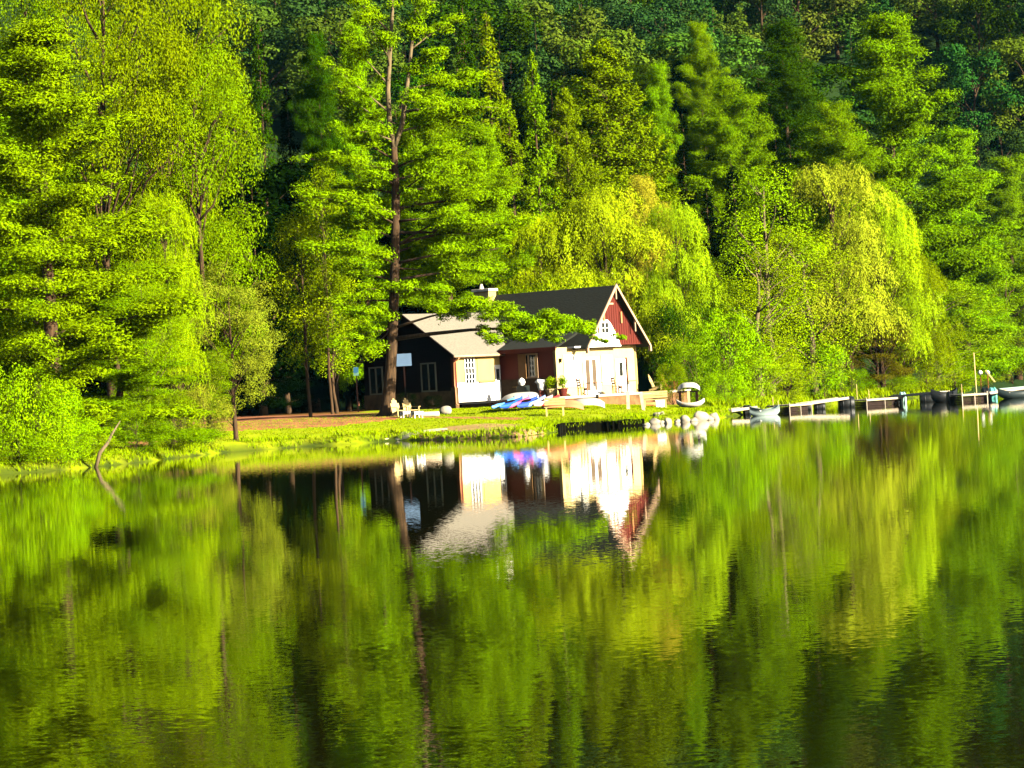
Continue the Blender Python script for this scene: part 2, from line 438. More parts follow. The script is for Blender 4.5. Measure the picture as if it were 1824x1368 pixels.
def pine_limb(a, ang, L, rise, rng, tuft=(0.75, 0.2), per=60, ndl=0.26, side=True, start=0.22):
    """one flat plumed limb of a white pine: polyline, leaf parts"""
    dirv = np.array([math.cos(ang), math.sin(ang), 0]); sd = np.array([-dirv[1], dirv[0], 0])
    t = np.linspace(0, 1, 6)
    bow = rng.normal() * 0.08 * L
    q = np.array(a)[None] + dirv[None] * (L * t)[:, None] + sd[None] * (bow * t * t)[:, None]
    q[:, 2] += rise * L * t ** 1.5 + 0.05 * L * t * (1 - t) * 4
    parts = []; k = max(3, int(L * (1 - start) / 0.42)); twigs = []
    for tt in np.linspace(start, 1, k):
        p = np.array([np.interp(tt, t, q[:, j]) for j in range(3)])
        wide = L * 0.27 * (1.15 - tt) + 0.2
        offs = (rng.uniform(-1, -0.2), rng.uniform(0.2, 1), 0) if side else (0,)
        for o in offs:
            if rng.random() < 0.28: continue
            c = p + sd * o * wide + dirv * rng.normal() * 0.25 + np.array([0, 0, rng.normal() * 0.1 + 0.06])
            s = rng.uniform(0.6, 1.15) * tuft[0]
            n = int(per * s * 1.2)
            C, N = puff(c, (s, s, tuft[1] * rng.uniform(.8, 1.5)), n, rng, 0.25, 0.8)
            Dn = unit(C - c) * np.array([1, 1, 0.6]) + np.array([0, 0, 0.45]) + dirv * 0.5 + rng.normal(size=(n, 3)) * 0.35
            parts.append(leaf_quads(C, unit(N + np.array([0, 0, 0.3])), ndl, ndl * 0.34, Dn, rng))
            if abs(o) > 0.4: twigs.append((p, c))
    return q, parts, twigs
def make_pine(kind, seed, Ht, Wd, base, profile, dz=0.85, tuft=(0.92, 0.34), per=230, ndl=0.165):
    rng = np.random.default_rng(seed); tb = MB(); parts = []
    r0 = 0.0155 * Ht
    zs = np.linspace(0, 1, 10)
    tp = [(rng.normal() * 0.06, rng.normal() * 0.06, -0.8 + (Ht + 0.6) * t) for t in zs]
    tb.tube(tp, [r0 * (1.25 - 1.2 * t) for t in zs], 8)
    z = base
    while z < Ht - 0.25:
        t = (z - base) / (Ht - base)
        for k in range(rng.integers(2, 6)):
            L = max(0.5, profile(t) * Wd / 2 * rng.uniform(0.45, 1.2))
            ang = rng.uniform(0, 2 * math.pi)
            q, pp, tw = pine_limb((0, 0, z + rng.normal() * 0.15), ang, L, 0.08 + 0.5 * t + rng.normal() * 0.12, rng, tuft, per, ndl)
            parts += pp
            tb.tube(q, [r0 * .28 * (1 - t * .6), r0 * .24 * (1 - t * .6), r0 * .2 * (1 - t * .6), r0 * .15 * (1 - t * .6), r0 * .1, r0 * .05], 4, False)
        z += dz * rng.uniform(0.7, 1.3) * (1.15 - 0.5 * t)
    C, N = puff((0, 0, Ht - 0.3), (0.35, 0.35, 0.7), 160, rng, 0.6)
    parts.append(leaf_quads(C, N, ndl, ndl * .25, N * np.array([.4, .4, 1]) + np.array([0, 0, 1]), rng))
    proto(kind, tb, merge(parts), BARK, NEEDLE, Ht, Wd)

def make_cone(kind, seed, Ht, Wd, base, droop=-0.1, dens=1.0, ndl=0.2, bark=BARK, leafm=NEEDLE, n_limbs=150, prof=None):
    rng = np.random.default_rng(seed); tb = MB(); parts = []
    r0 = 0.012 * Ht
    zs = np.linspace(0, 1, 8)
    tb.tube([(rng.normal() * .03, rng.normal() * .03, -0.8 + (Ht + .7) * t) for t in zs], [r0 * (1.25 - 1.2 * t) for t in zs], 7)
    for i in range(n_limbs):
        t = rng.random() ** 1.15; z = base + (Ht - base) * t * 0.98
        pr = prof(t) if prof else (1 - t) ** 0.8 * 0.95 + 0.05
        L = pr * Wd / 2 * rng.uniform(0.75, 1.12)
        ang = rng.uniform(0, 2 * math.pi); dirv = np.array([math.cos(ang), math.sin(ang), 0])
        tip = np.array([0, 0, z]) + dirv * L + np.array([0, 0, droop * L])
        q = limb_pts((0, 0, z), tip, 0.05, rng, 4, 0.03)
        if i % 2 == 0: tb.tube(q, [r0 * .16, r0 * .12, r0 * .08, r0 * .03], 4, False)
        n = int(40 * dens * (L + 0.6)); tt = rng.random(n) ** 0.6
        C = np.stack([np.interp(tt, np.linspace(0, 1, 4), q[:, j]) for j in range(3)], 1)
        wd = (0.14 + 0.16 * L * (1.05 - tt))[:, None]
        sd = np.array([-dirv[1], dirv[0], 0])
        C = C + sd * rng.normal(size=(n, 1)) * wd + np.array([0, 0, 1]) * rng.normal(size=(n, 1)) * 0.10 - np.array([0, 0, 0.5]) * rng.random((n, 1)) * wd
        D = dirv + rng.normal(size=(n, 3)) * 0.5 + sd * rng.normal(size=(n, 1))
        N = np.array([0, 0, 0.7]) + dirv * 0.5 + rng.normal(size=(n, 3)) * 0.5
        parts.append(leaf_quads(C, N, ndl, ndl * 0.42, D, rng))
    proto(kind, tb, merge(parts), bark, leafm, Ht, Wd)

def make_willow(kind, seed, Ht, Wd, base, nb=30, strands=150, lf=0.125, drop=(0.5, 2.0)):
    rng = np.random.default_rng(seed); tb = MB(); parts = []
    r0 = 0.02 * Ht
    tb.tube([(0, 0, -0.8), (0, 0, 1), (0.2, 0, Ht * .3), (0.1, 0.1, Ht * .6), (0, 0, Ht * .85)], [r0 * 1.5, r0 * 1.2, r0, r0 * .6, r0 * .2], 8)
    for i in range(nb):
        a = rng.uniform(0, 2 * math.pi); u = rng.uniform(-0.55, 1)
        rr = math.sqrt(max(0.02, 1 - u * u)) if u > 0 else 1.0
        rad = rr * Wd / 2 * rng.uniform(0.45, 0.88)
        c = np.array([math.cos(a) * rad, math.sin(a) * rad, base + (Ht - base) * (0.42 + 0.5 * u)])
        s = rng.uniform(1.1, 2.1)
        q = limb_pts((0.1, 0, max(1, c[2] - rad - .5)), c, 0.12, rng)
        tb.tube(q, [r0 * .4, r0 * .32, r0 * .22, r0 * .14, r0 * .06], 5, False)
        for k in range(strands):
            d = unit(rng.normal(size=3)); d[2] = abs(d[2]) * 0.9 + 0.1
            st = c + d * np.array([s, s, s * 0.75]); L = rng.uniform(*drop) * (0.5 + 0.5 * rng.random())
            n = int(L * 11) + 7; t = np.sort(rng.random(n))
            C = st[None] + np.array([d[0], d[1], 0])[None] * (0.45 * np.sqrt(t))[:, None] + rng.normal(size=(n, 3)) * np.array([0.09, 0.09, 0.05])
            C[:, 2] -= L * t
            C[:, 2] = np.maximum(C[:, 2], 0.1)
            D = np.array([0, 0, -1.0]) + rng.normal(size=(n, 3)) * 0.35
            N = np.array([d[0], d[1], 0.25 + 0.5 * d[2]]) * 1.2 + rng.normal(size=(n, 3)) * 0.35
            parts.append(leaf_quads(C, N, lf, lf * 0.42, D, rng))
    proto(kind, tb, merge(parts), BARK, LEAF, Ht, Wd)

pf_broad = lambda t: (0.55 + 0.9 * t) if t < 0.45 else max(0.08, 1.0 - (t - 0.45) ** 1.3 * 1.75)
pf_wide = lambda t: max(0.16, (1 - t ** 1.7) ** 0.75)
make_pine("white_pine", 1, 20, 11, 1.0, pf_wide)
make_pine("white_pine", 2, 22, 10, 3.5, pf_broad)
make_pine("white_pine", 3, 18, 12, 1.0, lambda t: max(0.1, (1 - t) ** 0.7), dz=0.95)
make_broad("broadleaf_tree", 11, 15, 9, 2.5, 82, 480, 0.115)
make_broad("broadleaf_tree", 12, 14, 8, 1.5, 78, 480, 0.115, power=0.6, clump=(0.7, 1.3))
make_broad("broadleaf_tree", 13, 17, 10, 4.0, 90, 450, 0.115, flat=0.6)
make_broad("birch_tree", 21, 13, 4.6, 1.0, 90, 400, 0.10, bark=BARK_PALE, power=1.0, clump=(0.45, 0.95), flat=0.9, upb=0.1)
make_broad("birch_tree", 22, 12, 5.2, 0.8, 95, 400, 0.10, bark=BARK_PALE, power=1.1, clump=(0.45, 0.95), flat=1.0, upb=0.1)
make_broad("birch_tree", 23, 12, 4.2, 3.4, 80, 280, 0.12, bark=BARK, power=1.0, clump=(0.45, 0.95), flat=1.0, upb=0.1, rt=0.6)
make_willow("willow_tree", 31, 11, 10, 1.0)
make_willow("willow_tree", 32, 12, 8, 0.8, nb=26)
make_cone("larch_tree", 41, 20, 9, 6.5, droop=0.35, dens=1.5, ndl=0.18, n_limbs=300, prof=lambda t: (1 - t) ** 0.6)
make_cone("spruce_tree", 42, 18, 6, 1.0, droop=-0.15, n_limbs=230, dens=1.1, ndl=0.2)
make_cone("spruce_tree", 43, 16, 6.5, 1.0, droop=0.1, n_limbs=200, dens=1.1, ndl=0.2)
make_broad("leafy_shrub", 51, 4.0, 4.6, -0.1, 60, 420, 0.105, clump=(0.4, 0.85), power=0.5, flat=0.85)
make_broad("leafy_shrub", 52, 3.5, 5.2, -0.1, 70, 390, 0.105, clump=(0.35, 0.75), power=0.5, flat=0.95)
make_broad("hill_tree", 61, 14, 9, 2, 55, 110, 0.32, clump=(0.9, 1.9), power=0.6)
make_broad("hill_tree", 62, 13, 8, 2, 50, 110, 0.32, clump=(0.8, 1.7), power=0.8)
make_cone("hill_spruce", 63, 15, 6, 1, droop=-0.05, n_limbs=110, dens=0.7, ndl=0.42)

COL = dict(
    bright=(0.145, 0.27, 0.0005), green=(0.115, 0.205, 0.0005), deep=(0.022, 0.058, 0.0005), dark=(0.002, 0.006, 0.0003),  # dark: deep shade of the woodland gaps put into the leaf colour
    yellow=(0.215, 0.31, 0.001), lemon=(0.25, 0.36, 0.003), olive=(0.125, 0.19, 0.0005), pale=(0.235, 0.30, 0.010), lime=(0.19, 0.33, 0.0005),
    brown=(0.11, 0.10, 0.004), haze_teal=(0.026, 0.070, 0.010), haze_tealish=(0.066, 0.118, 0.008), orange=(0.36, 0.34, 0.014), silver=(0.20, 0.235, 0.012))  # teal tones carry the far hillside's haze in the leaf colour
def col(c, j=0.0):
    c = COL[c] if isinstance(c, str) else c
    return (*[max(0, v * (1 + random.uniform(-j, j))) for v in c], 1)
CAT = dict(white_pine="pine tree", broadleaf_tree="tree", birch_tree="birch", willow_tree="willow", larch_tree="larch", spruce_tree="spruce",
           leafy_shrub="shrub", hill_tree="tree", hill_spruce="tree")
def plant(kind, x, y, height, width, colr, label, group=None, var=None, rz=None, lean=0.0):
    z = max(gz(x, y), 0.02)
    k = random.randrange(len(PROTO[kind])) if var is None else var
    tm, cm, H0, W0 = PROTO[kind][k]
    root = thing(kind, (x, y, z), label, CAT[kind], group=group)
    root.rotation_euler = (0, lean, random.uniform(0, 6.28) if rz is None else rz)
    if lean: root.rotation_euler = (0, lean, 0)
    root.scale = (width / W0, width / W0, height / H0)
    t = link(bpy.data.objects.new("trunk", tm)); t.parent = root
    c = link(bpy.data.objects.new("crown", cm)); c.parent = root; c.color = colr
    return root
def tree(kind, cx, top, hw, y, c, label, group=None, var=None, cut=1.0, jit=0.08, lean=0.0):
    while True:
        x = P(cx, top + 0.35 * (700 - top), y)[0]
        if float(sdist(x, y)) > (0.5 if 'shrub' in kind else 1.6): break
        y += 1.0
    pt = P(cx, top, y)
    g = max(gz(x, y), 0.02)
    plant(kind, x, y, pt[2] - g, 2 * hw * y / F * 1.08, col(c, jit), label, group, var, lean=lean)

# ------------------------------------------------------------------ the lodge
FL = 1.75                                       # floor level
c0 = P(812, 716, 172.0)
TA = np.array([0.8, -0.6]); TB = np.array([0.6, 0.8])   # a: right and towards the lake, b: right and away
HO = np.array([c0[0], 172.0])
lodge = thing("lodge", (HO[0], HO[1], FL), "low dark brown timber lodge with a steep red gable, white lakeside wall and stone chimney", "house", rz=math.atan2(TA[1], TA[0]))
def LW(a, b, z=0.0):                            # lodge coordinates to world
    q = HO + TA * a + TB * b
    return (q[0], q[1], FL + z)
# local frame of the empty: x = a, y = b (y axis of the rotated frame is TB)
M_CREAM = pbr("cream_wood", (0.50, 0.35, 0.10), 0.6, 0.10, 3, stretch=(1, 1, 0.2))
M_WHITE = pbr("white_paint", (0.82, 0.80, 0.74), 0.5, 0.04, 3)
M_RED = pbr("red_brown_siding", (0.085, 0.007, 0.001), 0.7, 0.2, 5, stretch=(4, 4, 0.3), bump=0.3)
M_REDB = pbr("rust_siding", (0.075, 0.005, 0.001), 0.7, 0.2, 5, stretch=(4, 4, 0.3), bump=0.3)
M_DARKW = pbr("dark_siding", (0.010, 0.004, 0.003), 0.9, 0.25, 4, stretch=(0.3, 0.3, 4), bump=0.3, spec=0.05)
M_STONE = pbr("field_stone", (0.09, 0.05, 0.02), 0.9, 0.45, 2.5, bump=0.8)
M_STONEW = pbr("pale_stone", (0.62, 0.55, 0.42), 0.9, 0.2, 2.5, bump=0.5)
M_ROOFD = pbr("dark_shingles", (0.010, 0.011, 0.006), 0.9, 0.35, 6, stretch=(1, 1, 3), bump=0.4)
M_ROOFG = pbr("grey_shingles", (0.165, 0.145, 0.11), 0.9, 0.18, 6, stretch=(1, 1, 3), bump=0.3)
M_TRIM = pbr("pinkish_trim", (0.42, 0.27, 0.16), 0.5, 0.06, 3)
M_COPPER = pbr("copper_gutter", (0.36, 0.15, 0.06), 0.45, 0.1, 3)
M_GLASS = pbr("window_glass", (0.012, 0.014, 0.012), 0.06, 0.1, 2, spec=0.6)
M_SLATE = pbr("terrace_slab", (0.45, 0.36, 0.26), 0.85, 0.12, 2.0, bump=0.2)
M_CHIM = pbr("chimney_stone", (0.42, 0.30, 0.11), 0.9, 0.25, 3.5, bump=0.6)
M_METAL = pbr("galvanised_metal", (0.6, 0.6, 0.58), 0.35, 0.1, 3, metal=0.6)
def bx(name, a0, a1, b0, b1, z0, z1, mat, parent=None, bevel=0.0):
    m = MB(); m.box(((a0 + a1) / 2, (b0 + b1) / 2, (z0 + z1) / 2), (abs(a1 - a0), abs(b1 - b0), abs(z1 - z0)))
    return m.build(name, mat, parent or lodge, bevel=bevel)
EV = 2.95; LB = 4.6; WA1 = 7.1                   # eave height, depth of the left wing, its width
# left wing: gable wall facing left-front (plane b=0, a from -7.1 to 0)
m = MB(); pk = 5.45
m.prism([(-WA1, 0, -0.6), (0, 0, -0.6), (0, 0, EV), (-WA1 / 2, 0, pk), (-WA1, 0, EV)], (0, 0.22, 0)); m.build("gable_wall", M_DARKW, lodge)
# horizontal board edges on the gable wall (part of its cladding)
m = MB()
for k in range(26):
    z = 0.75 + k * 0.17
    half = WA1 / 2 if z < EV else (pk - z) / (pk - EV) * WA1 / 2
    if half > 0.15: m.box((-WA1 / 2, -0.012, z), (2 * half - 0.08, 0.024, 0.03))
m.build("clapboard_edges", M_DARKW, lodge)
bx("stone_base", -WA1 - 0.03, 0.03, -0.07, -0.026, -0.6, 0.72, M_STONE)
# wing wall facing right-front (plane a=0, b 0..4.6)
bx("side_wall", -0.2, 0.0, 0.22, LB, 1.15, EV, M_CREAM)
bx("side_wall", -0.22, 0.02, 0.22, LB, -0.15, 1.15, M_WHITE)
bx("corner_board", -0.21, 0.035, -0.035, 0.20, 0.9, EV, M_REDB)
bx("corner_pier", -0.25, 0.05, -0.09, 0.26, -0.5, 0.9, M_STONE)
m = MB(); m.prism([(0.0, LB + 3.0, EV + 0.1), (-WA1, LB + 3.0, EV + 0.1), (-WA1, LB + 3, -0.4), (0, LB + 3, -0.4)], (0, 0.1, 0)); m.build("rear_wall", M_DARKW, lodge)
bx("left_wall", -WA1, -WA1 + 0.2, 0.22, LB + 3, -0.5, EV, M_DARKW)
# window and shutters on the sunlit side wall
def window(pl, u0, u1, z0, z1, face, panes=2, frame=M_WHITE, rail=0.0, t=0.06, fw=0.09, glass=M_GLASS):
    """pl='a': wall plane a=face seen from +a, u along b;  pl='b': wall plane b=face seen from -b, u along a"""
    f = MB(); g = MB()
    def put(mb, ua, ub, za, zb, d0, d1):
        if pl == 'a': mb.box((face + (d0 + d1) / 2, (ua + ub) / 2, (za + zb) / 2), (d1 - d0, ub - ua, zb - za))
        else: mb.box(((ua + ub) / 2, face - (d0 + d1) / 2, (za + zb) / 2), (ub - ua, d1 - d0, zb - za))
    put(f, u0, u1, z0, z0 + fw, 0, t); put(f, u0, u1, z1 - fw, z1, 0, t)
    w = (u1 - u0)
    for k in range(panes + 1):
        c = u0 + fw / 2 + (w - fw) * k / panes
        put(f, c - fw / 2, c + fw / 2, z0 + fw, z1 - fw, 0, t - 0.003)
    if rail:
        nr = int(rail)
        for k in range(1, nr + 1):
            z = z0 + (z1 - z0) * k / (nr + 1); put(f, u0 + fw, u1 - fw, z - 0.02, z + 0.02, 0.01, t - 0.012)
    fo = f.build("window", frame, lodge)
    put(g, u0 + fw * 0.5, u1 - fw * 0.5, z0 + fw * 0.5, z1 - fw * 0.5, 0.003, 0.02)
    g.build("pane", glass, fo)
    return fo
window('a', 1.0, 2.0, 1.0, 2.7, 0.0, 3, rail=4)
bx("window_sill", 0.003, 0.14, 2.35, 3.9, 1.12, 1.18, M_COPPER)
bx("wall_panel", 0.003, 0.035, 2.3, 3.95, 1.22, 2.55, M_CREAM)
# open white door on the far corner of the side wall
d = bx("door", 0.003, 0.06, 4.0, 4.55, 0.0, 2.15, M_WHITE)
bx("door_glass", 0.063, 0.075, 4.12, 4.42, 1.2, 1.9, M_GLASS, d)
m = MB(); m.tube([(0.06, 4.1, 1.0), (0.13, 4.1, 1.0)], 0.03, 8); m.build("handle", M_METAL, d)
# dark windows in the gable wall
bw = pbr("grey_window_frame", (0.16, 0.15, 0.10), 0.7, 0.1, 3)
window('b', -2.55, -1.35, 0.72, 2.5, -0.026, 2, frame=bw)
window('b', -6.65, -5.55, 0.72, 2.45, -0.026, 2, frame=bw)
# left wing roof
ov = 0.42; half = WA1 / 2 + 0.3
def roof_slab(name, e0, e1, r1, r0, th, mat):
    m = MB(); P4 = [np.array(q, float) for q in (e0, e1, r1, r0)]
    nrm = np.cross(P4[1] - P4[0], P4[3] - P4[0]); nrm /= np.linalg.norm(nrm); nrm = nrm if nrm[2] > 0 else -nrm
    m.prism(P4, nrm * th); return m.build(name, mat, lodge)
sl = (pk - EV) / (WA1 / 2); ze = EV - 0.3 * sl
roof_slab("grey_roof", (0.3, -ov, ze), (0.3, LB + 0.25, ze), (-WA1 / 2, LB + 5.0, pk), (-WA1 / 2, -ov, pk), 0.13, M_ROOFG)
roof_slab("grey_roof", (-WA1 - 0.3, -ov, ze), (-WA1 - 0.3, LB + 2.0, ze), (-WA1 / 2, LB + 5.0, pk), (-WA1 / 2, -ov, pk), 0.13, M_ROOFG)
for sgn in (0, 1):                                # bargeboards of the left wing
    a1 = 0.33 if sgn == 0 else -WA1 - 0.33
    m = MB(); m.prism([(a1, -ov - 0.045, ze - 0.13), (a1, -ov - 0.045, ze + 0.1), (-WA1 / 2, -ov - 0.045, pk + 0.12), (-WA1 / 2, -ov - 0.045, pk - 0.13)], (0, 0.04, 0))
    m.build("bargeboard", M_DARKW, lodge)
m = MB(); m.tube([(0.38, -ov, ze + 0.02), (0.38, LB + 0.35, ze + 0.02)], 0.085, 8); m.build("gutter", M_TRIM, lodge, True)
m = MB(); m.tube([(0.38, 0.1, ze - 0.02), (0.34, 0.0, ze - 0.2), (0.10, -0.12, ze - 0.35), (0.07, -0.12, 1.0), (0.15, -0.16, 0.85), (0.15, -0.16, -0.1), (0.3, -0.1, -0.2)], 0.045, 8)
m.build("downspout", M_COPPER, lodge, True)
# red wall in the recess (plane b=LB, a 0..4.3), stone below
B2 = 4.3
bx("recess_wall", 0.0, B2, LB, LB + 0.2, 1.15, EV + 0.1, M_REDB)
bx("recess_stone_base", 0.0, B2, LB - 0.06, LB + 0.2, -0.2, 1.15, M_STONE)
bx("ledge", 0.02, B2, LB - 0.12, LB - 0.063, 1.12, 1.2, M_STONE)
window('b', 1.55, 2.95, 1.2, 2.72, LB, 2, frame=M_TRIM, t=0.08)
bx("shutter", 1.52, 2.1, LB - 0.14, LB - 0.083, 1.2, 2.72, pbr("tan_wood", (0.24, 0.12, 0.04), 0.7, 0.1))
# catslide roof of the recess bay and its fascia
roof_slab("bay_roof", (0.2, LB - 0.45, EV - 0.05), (B2 + 0.35, LB - 0.45, EV - 0.05), (B2 + 0.35, LB + 2.1, EV + 0.85), (0.2, LB + 2.1, EV + 0.85), 0.12, M_ROOFD)
bx("fascia", 0.3, B2 + 0.37, LB - 0.50, LB - 0.455, EV - 0.16, EV + 0.08, M_RED)
# lakeside wall (plane a=B2, b LB..LB+8.6)
WB = 8.6; BE = LB + WB
M_LAKE = pbr("pale_render", (0.58, 0.44, 0.17), 0.7, 0.08, 2)
bx("lake_wall", B2 - 0.2, B2 + 0.001, LB, BE, -0.2, EV + 0.02, M_LAKE)
bx("corner_board", B2 - 0.22, B2 + 0.04, BE - 0.12, BE + 0.05, -0.2, EV, M_CREAM)
bx("end_wall", -6.4, B2 - 0.22, BE - 0.2, BE, -0.3, EV, M_RED)
# steep gable: foot b=6.6..13.2, ridge b=9.9
g0, g1 = LB + 2.0, BE; gr = (g0 + g1) / 2; gh = 6.6; gsl = (gh - EV) / ((g1 - g0) / 2)
JB = B2 + 0.62                                  # the red upper gable juts out over the lower wall
m = MB(); m.prism([(JB, g0, EV + 0.05), (JB, g1, EV + 0.05), (JB, gr, gh)], (-0.6, 0, 0)); m.build("red_gable", M_RED, lodge)
m = MB(); m.prism([(-6.4, g0, EV), (-6.4, g1, EV), (-6.4, gr, gh)], (0.2, 0, 0)); m.build("rear_gable", M_RED, lodge)
# vertical board battens on the red gable
m = MB()
for k in range(1, 26):
    b = g0 + (g1 - g0) * k / 26
    top = EV + (min(b - g0, g1 - b)) * gsl - 0.12
    if top > EV + 0.2: m.box((JB + 0.012, b, (EV + 0.1 + top) / 2), (0.024, 0.03, top - EV - 0.1))
m.build("battens", M_RED, lodge)
RO = 1.08
for b0, s in ((g0, -1), (g1, 1)):
    e = b0 + s * 0.14; zr = EV - 0.14 * gsl
    roof_slab("steep_roof", (B2 + RO, e, zr), (-6.8, e, zr), (-6.8, gr, gh), (B2 + RO, gr, gh), 0.14, M_ROOFD)
    m = MB(); m.prism([(B2 + RO + 0.003, e, zr - 0.06), (B2 + RO + 0.003, e, zr + 0.15), (B2 + RO + 0.003, gr, gh + 0.19), (B2 + RO + 0.003, gr, gh - 0.04)], (0.06, 0, 0))
    m.build("bargeboard", M_TRIM, lodge)
    m = MB(); m.box((B2 + RO - 0.02, e - s * 0.02, zr - 0.1), (0.16, 0.16, 0.34)); m.build("eave_end", M_TRIM, lodge)
# brackets under the verge
for b in (gr - 2.0, gr + 1.95):
    zt = EV + (min(b - g0, g1 - b)) * gsl
    m = MB(); m.box((B2 + 1.0, b, zt - 0.28), (0.09, 0.09, 0.75)); m.build("verge_bracket", M_TRIM, lodge)
m = MB(); m.box((B2 + RO - 0.06, gr, gh - 0.42), (0.1, 0.1, 0.7)); m.box((B2 + RO - 0.06, gr - 0.62, gh - 1.05), (0.1, 0.5, 0.1)); m.build("king_post", M_TRIM, lodge)
for b in (gr - 0.95, gr + 0.95):
    m = MB(); m.box((JB + 0.05, b, EV + 1.75), (0.1, 0.16, 0.72)); m.build("gable_vent", M_COPPER, lodge)
# white panel with an arched edge, and the attic window at the left of the gable
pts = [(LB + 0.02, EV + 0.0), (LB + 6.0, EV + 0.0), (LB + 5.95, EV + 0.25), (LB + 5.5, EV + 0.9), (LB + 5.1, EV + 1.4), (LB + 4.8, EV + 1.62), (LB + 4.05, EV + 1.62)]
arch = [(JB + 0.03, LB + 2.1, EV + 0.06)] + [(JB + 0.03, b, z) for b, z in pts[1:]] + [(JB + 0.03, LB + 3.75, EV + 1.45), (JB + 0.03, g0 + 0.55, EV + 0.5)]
m = MB(); m.prism(arch, (0.02, 0, 0)); m.build("white_arched_panel", M_WHITE, lodge)
window('a', LB + 3.95, LB + 4.8, EV + 0.75, EV + 1.5, JB + 0.052, 2, rail=1, fw=0.07)
bx("white_soffit", B2 + 0.003, B2 + 0.6, LB + 1.2, LB + 6.2, EV - 0.05, EV + 0.045, M_WHITE)
# lakeside doors and windows
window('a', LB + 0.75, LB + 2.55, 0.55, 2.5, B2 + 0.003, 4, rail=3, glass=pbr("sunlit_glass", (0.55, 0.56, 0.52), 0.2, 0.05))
fd = bx("french_doors", B2 + 0.003, B2 + 0.05, LB + 2.75, LB + 4.55, 0.02, 2.3, M_WHITE)
for b in (LB + 3.0, LB + 3.7):
    bx("door_glass", B2 + 0.053, B2 + 0.062, b, b + 0.42, 0.25, 2.15, pbr("dim_glass", (0.10, 0.07, 0.045), 0.3, 0.1), fd)
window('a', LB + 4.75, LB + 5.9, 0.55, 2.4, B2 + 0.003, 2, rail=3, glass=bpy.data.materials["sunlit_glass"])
d = bx("door", B2 + 0.003, B2 + 0.055, LB + 6.25, LB + 7.35, 0.02, 2.12, M_WHITE)
bx("door_glass", B2 + 0.058, B2 + 0.066, LB + 6.65, LB + 7.0, 1.05, 1.9, M_GLASS, d)
bx("door_post", B2 + 0.003, B2 + 0.11, LB + 7.40, LB + 7.47, 0.0, 2.2, M_RED)
m = MB(); m.tube([(B2 + 0.05, LB + 6.4, 1.0), (B2 + 0.12, LB + 6.4, 1.0)], 0.03, 8); m.build("handle", M_METAL, d)
m = MB(); m.tube([(B2 + 0.10, LB + 0.35, 2.05), (B2 + 0.10, LB + 0.35, 2.3)], [0.06, 0.09], 8); m.build("wall_lantern", M_DARKW, lodge)
# stone chimney
ch = bx("chimney", -5.1, -3.9, gr - 0.9, gr - 0.1, 4.2, gh + 0.35, M_CHIM, bevel=0.02)
bx("chimney_cap", -5.2, -3.8, gr - 1.0, gr + 0.0, gh + 0.353, gh + 0.52, M_STONEW, ch, 0.02)
m = MB(); m.tube([(-4.75, gr - 0.5, gh + 0.52), (-4.75, gr - 0.5, gh + 0.85)], [0.17, 0.07], 8); m.build("flue", M_STONEW, ch)

# terrace: its own slab with a stone retaining wall
ter = thing("terrace", LW(0, 0, 0), "pale flagstone terrace on a low stone wall in front of the lodge", "terrace", rz=math.atan2(TA[1], TA[0]))
for r_ in ((0.06, 7.2, 0.3, 4.48), (4.42, 7.4, 4.5, 14.6)):
    bx("paving", r_[0], r_[1], r_[2], r_[3], -0.16, -0.02, M_SLATE, ter)
    bx("retaining_wall", r_[0] + 0.08, r_[1] - 0.08, r_[2] + 0.08, r_[3] - 0.08, -1.0, -0.163, M_STONE if r_[0] < 1 else pbr("reddish_stone", (0.17, 0.08, 0.03), 0.9, 0.4, 2.2, bump=0.7), ter)

# ------------------------------------------------------------------ signs, posts
M_SIGN = pbr("pale_blue_board", (0.07, 0.12, 0.20), 0.7, 0.08, 2)
M_SIGNT = pbr("faint_blue_lettering", (0.07, 0.12, 0.22), 0.7, 0.05, 2)
p = P(719, 641, 160.5)
s_ = thing("notice_board", (p[0], p[1], gz(p[0], p[1])), "pale blue notice board on a thin dark post beside the big pine trunk", "sign", rz=R(4))
m = MB(); m.box((0, 0, p[2] - gz(p[0], p[1])), (0.88, 0.04, 0.70)); m.build("board", M_SIGN, s_)
for k, w in enumerate((0.5, 0.62, 0.56)):      # the writing is only a faint unreadable blur in three lines
    m = MB(); m.box((0, -0.024, p[2] - gz(p[0], p[1]) + 0.03 - k * 0.11), (w, 0.008, 0.035)); m.build("writing_line", M_SIGNT, s_)
m = MB(); m.box((0, 0.05, (p[2] - gz(p[0], p[1]) + 0.3) / 2), (0.09, 0.05, p[2] - gz(p[0], p[1]) + 0.5)); m.build("post", M_DARKW, s_)
p = P(634, 661, 172)
hz_ = p[2] - gz(p[0], p[1])
s_ = thing("small_sign", (p[0], p[1], gz(p[0], p[1])), "small blue sign with a pale lower strip on a post left of the lodge", "sign")
m = MB(); m.box((0, 0, hz_ + 0.06), (0.30, 0.03, 0.34)); m.build("board", pbr("deep_blue_board", (0.015, 0.07, 0.14), 0.5, 0.1), s_)
m = MB(); m.box((0, 0, hz_ - 0.20), (0.30, 0.03, 0.15)); m.build("lower_strip", pbr("pale_green_board", (0.07, 0.15, 0.13), 0.5, 0.1), s_)
m = MB(); m.box((0, 0.045, hz_ / 2), (0.07, 0.05, hz_ + 0.5)); m.build("post", M_DARKW, s_)
M_PINK = pbr("salmon_post", (0.75, 0.30, 0.18), 0.6, 0.1, 3)
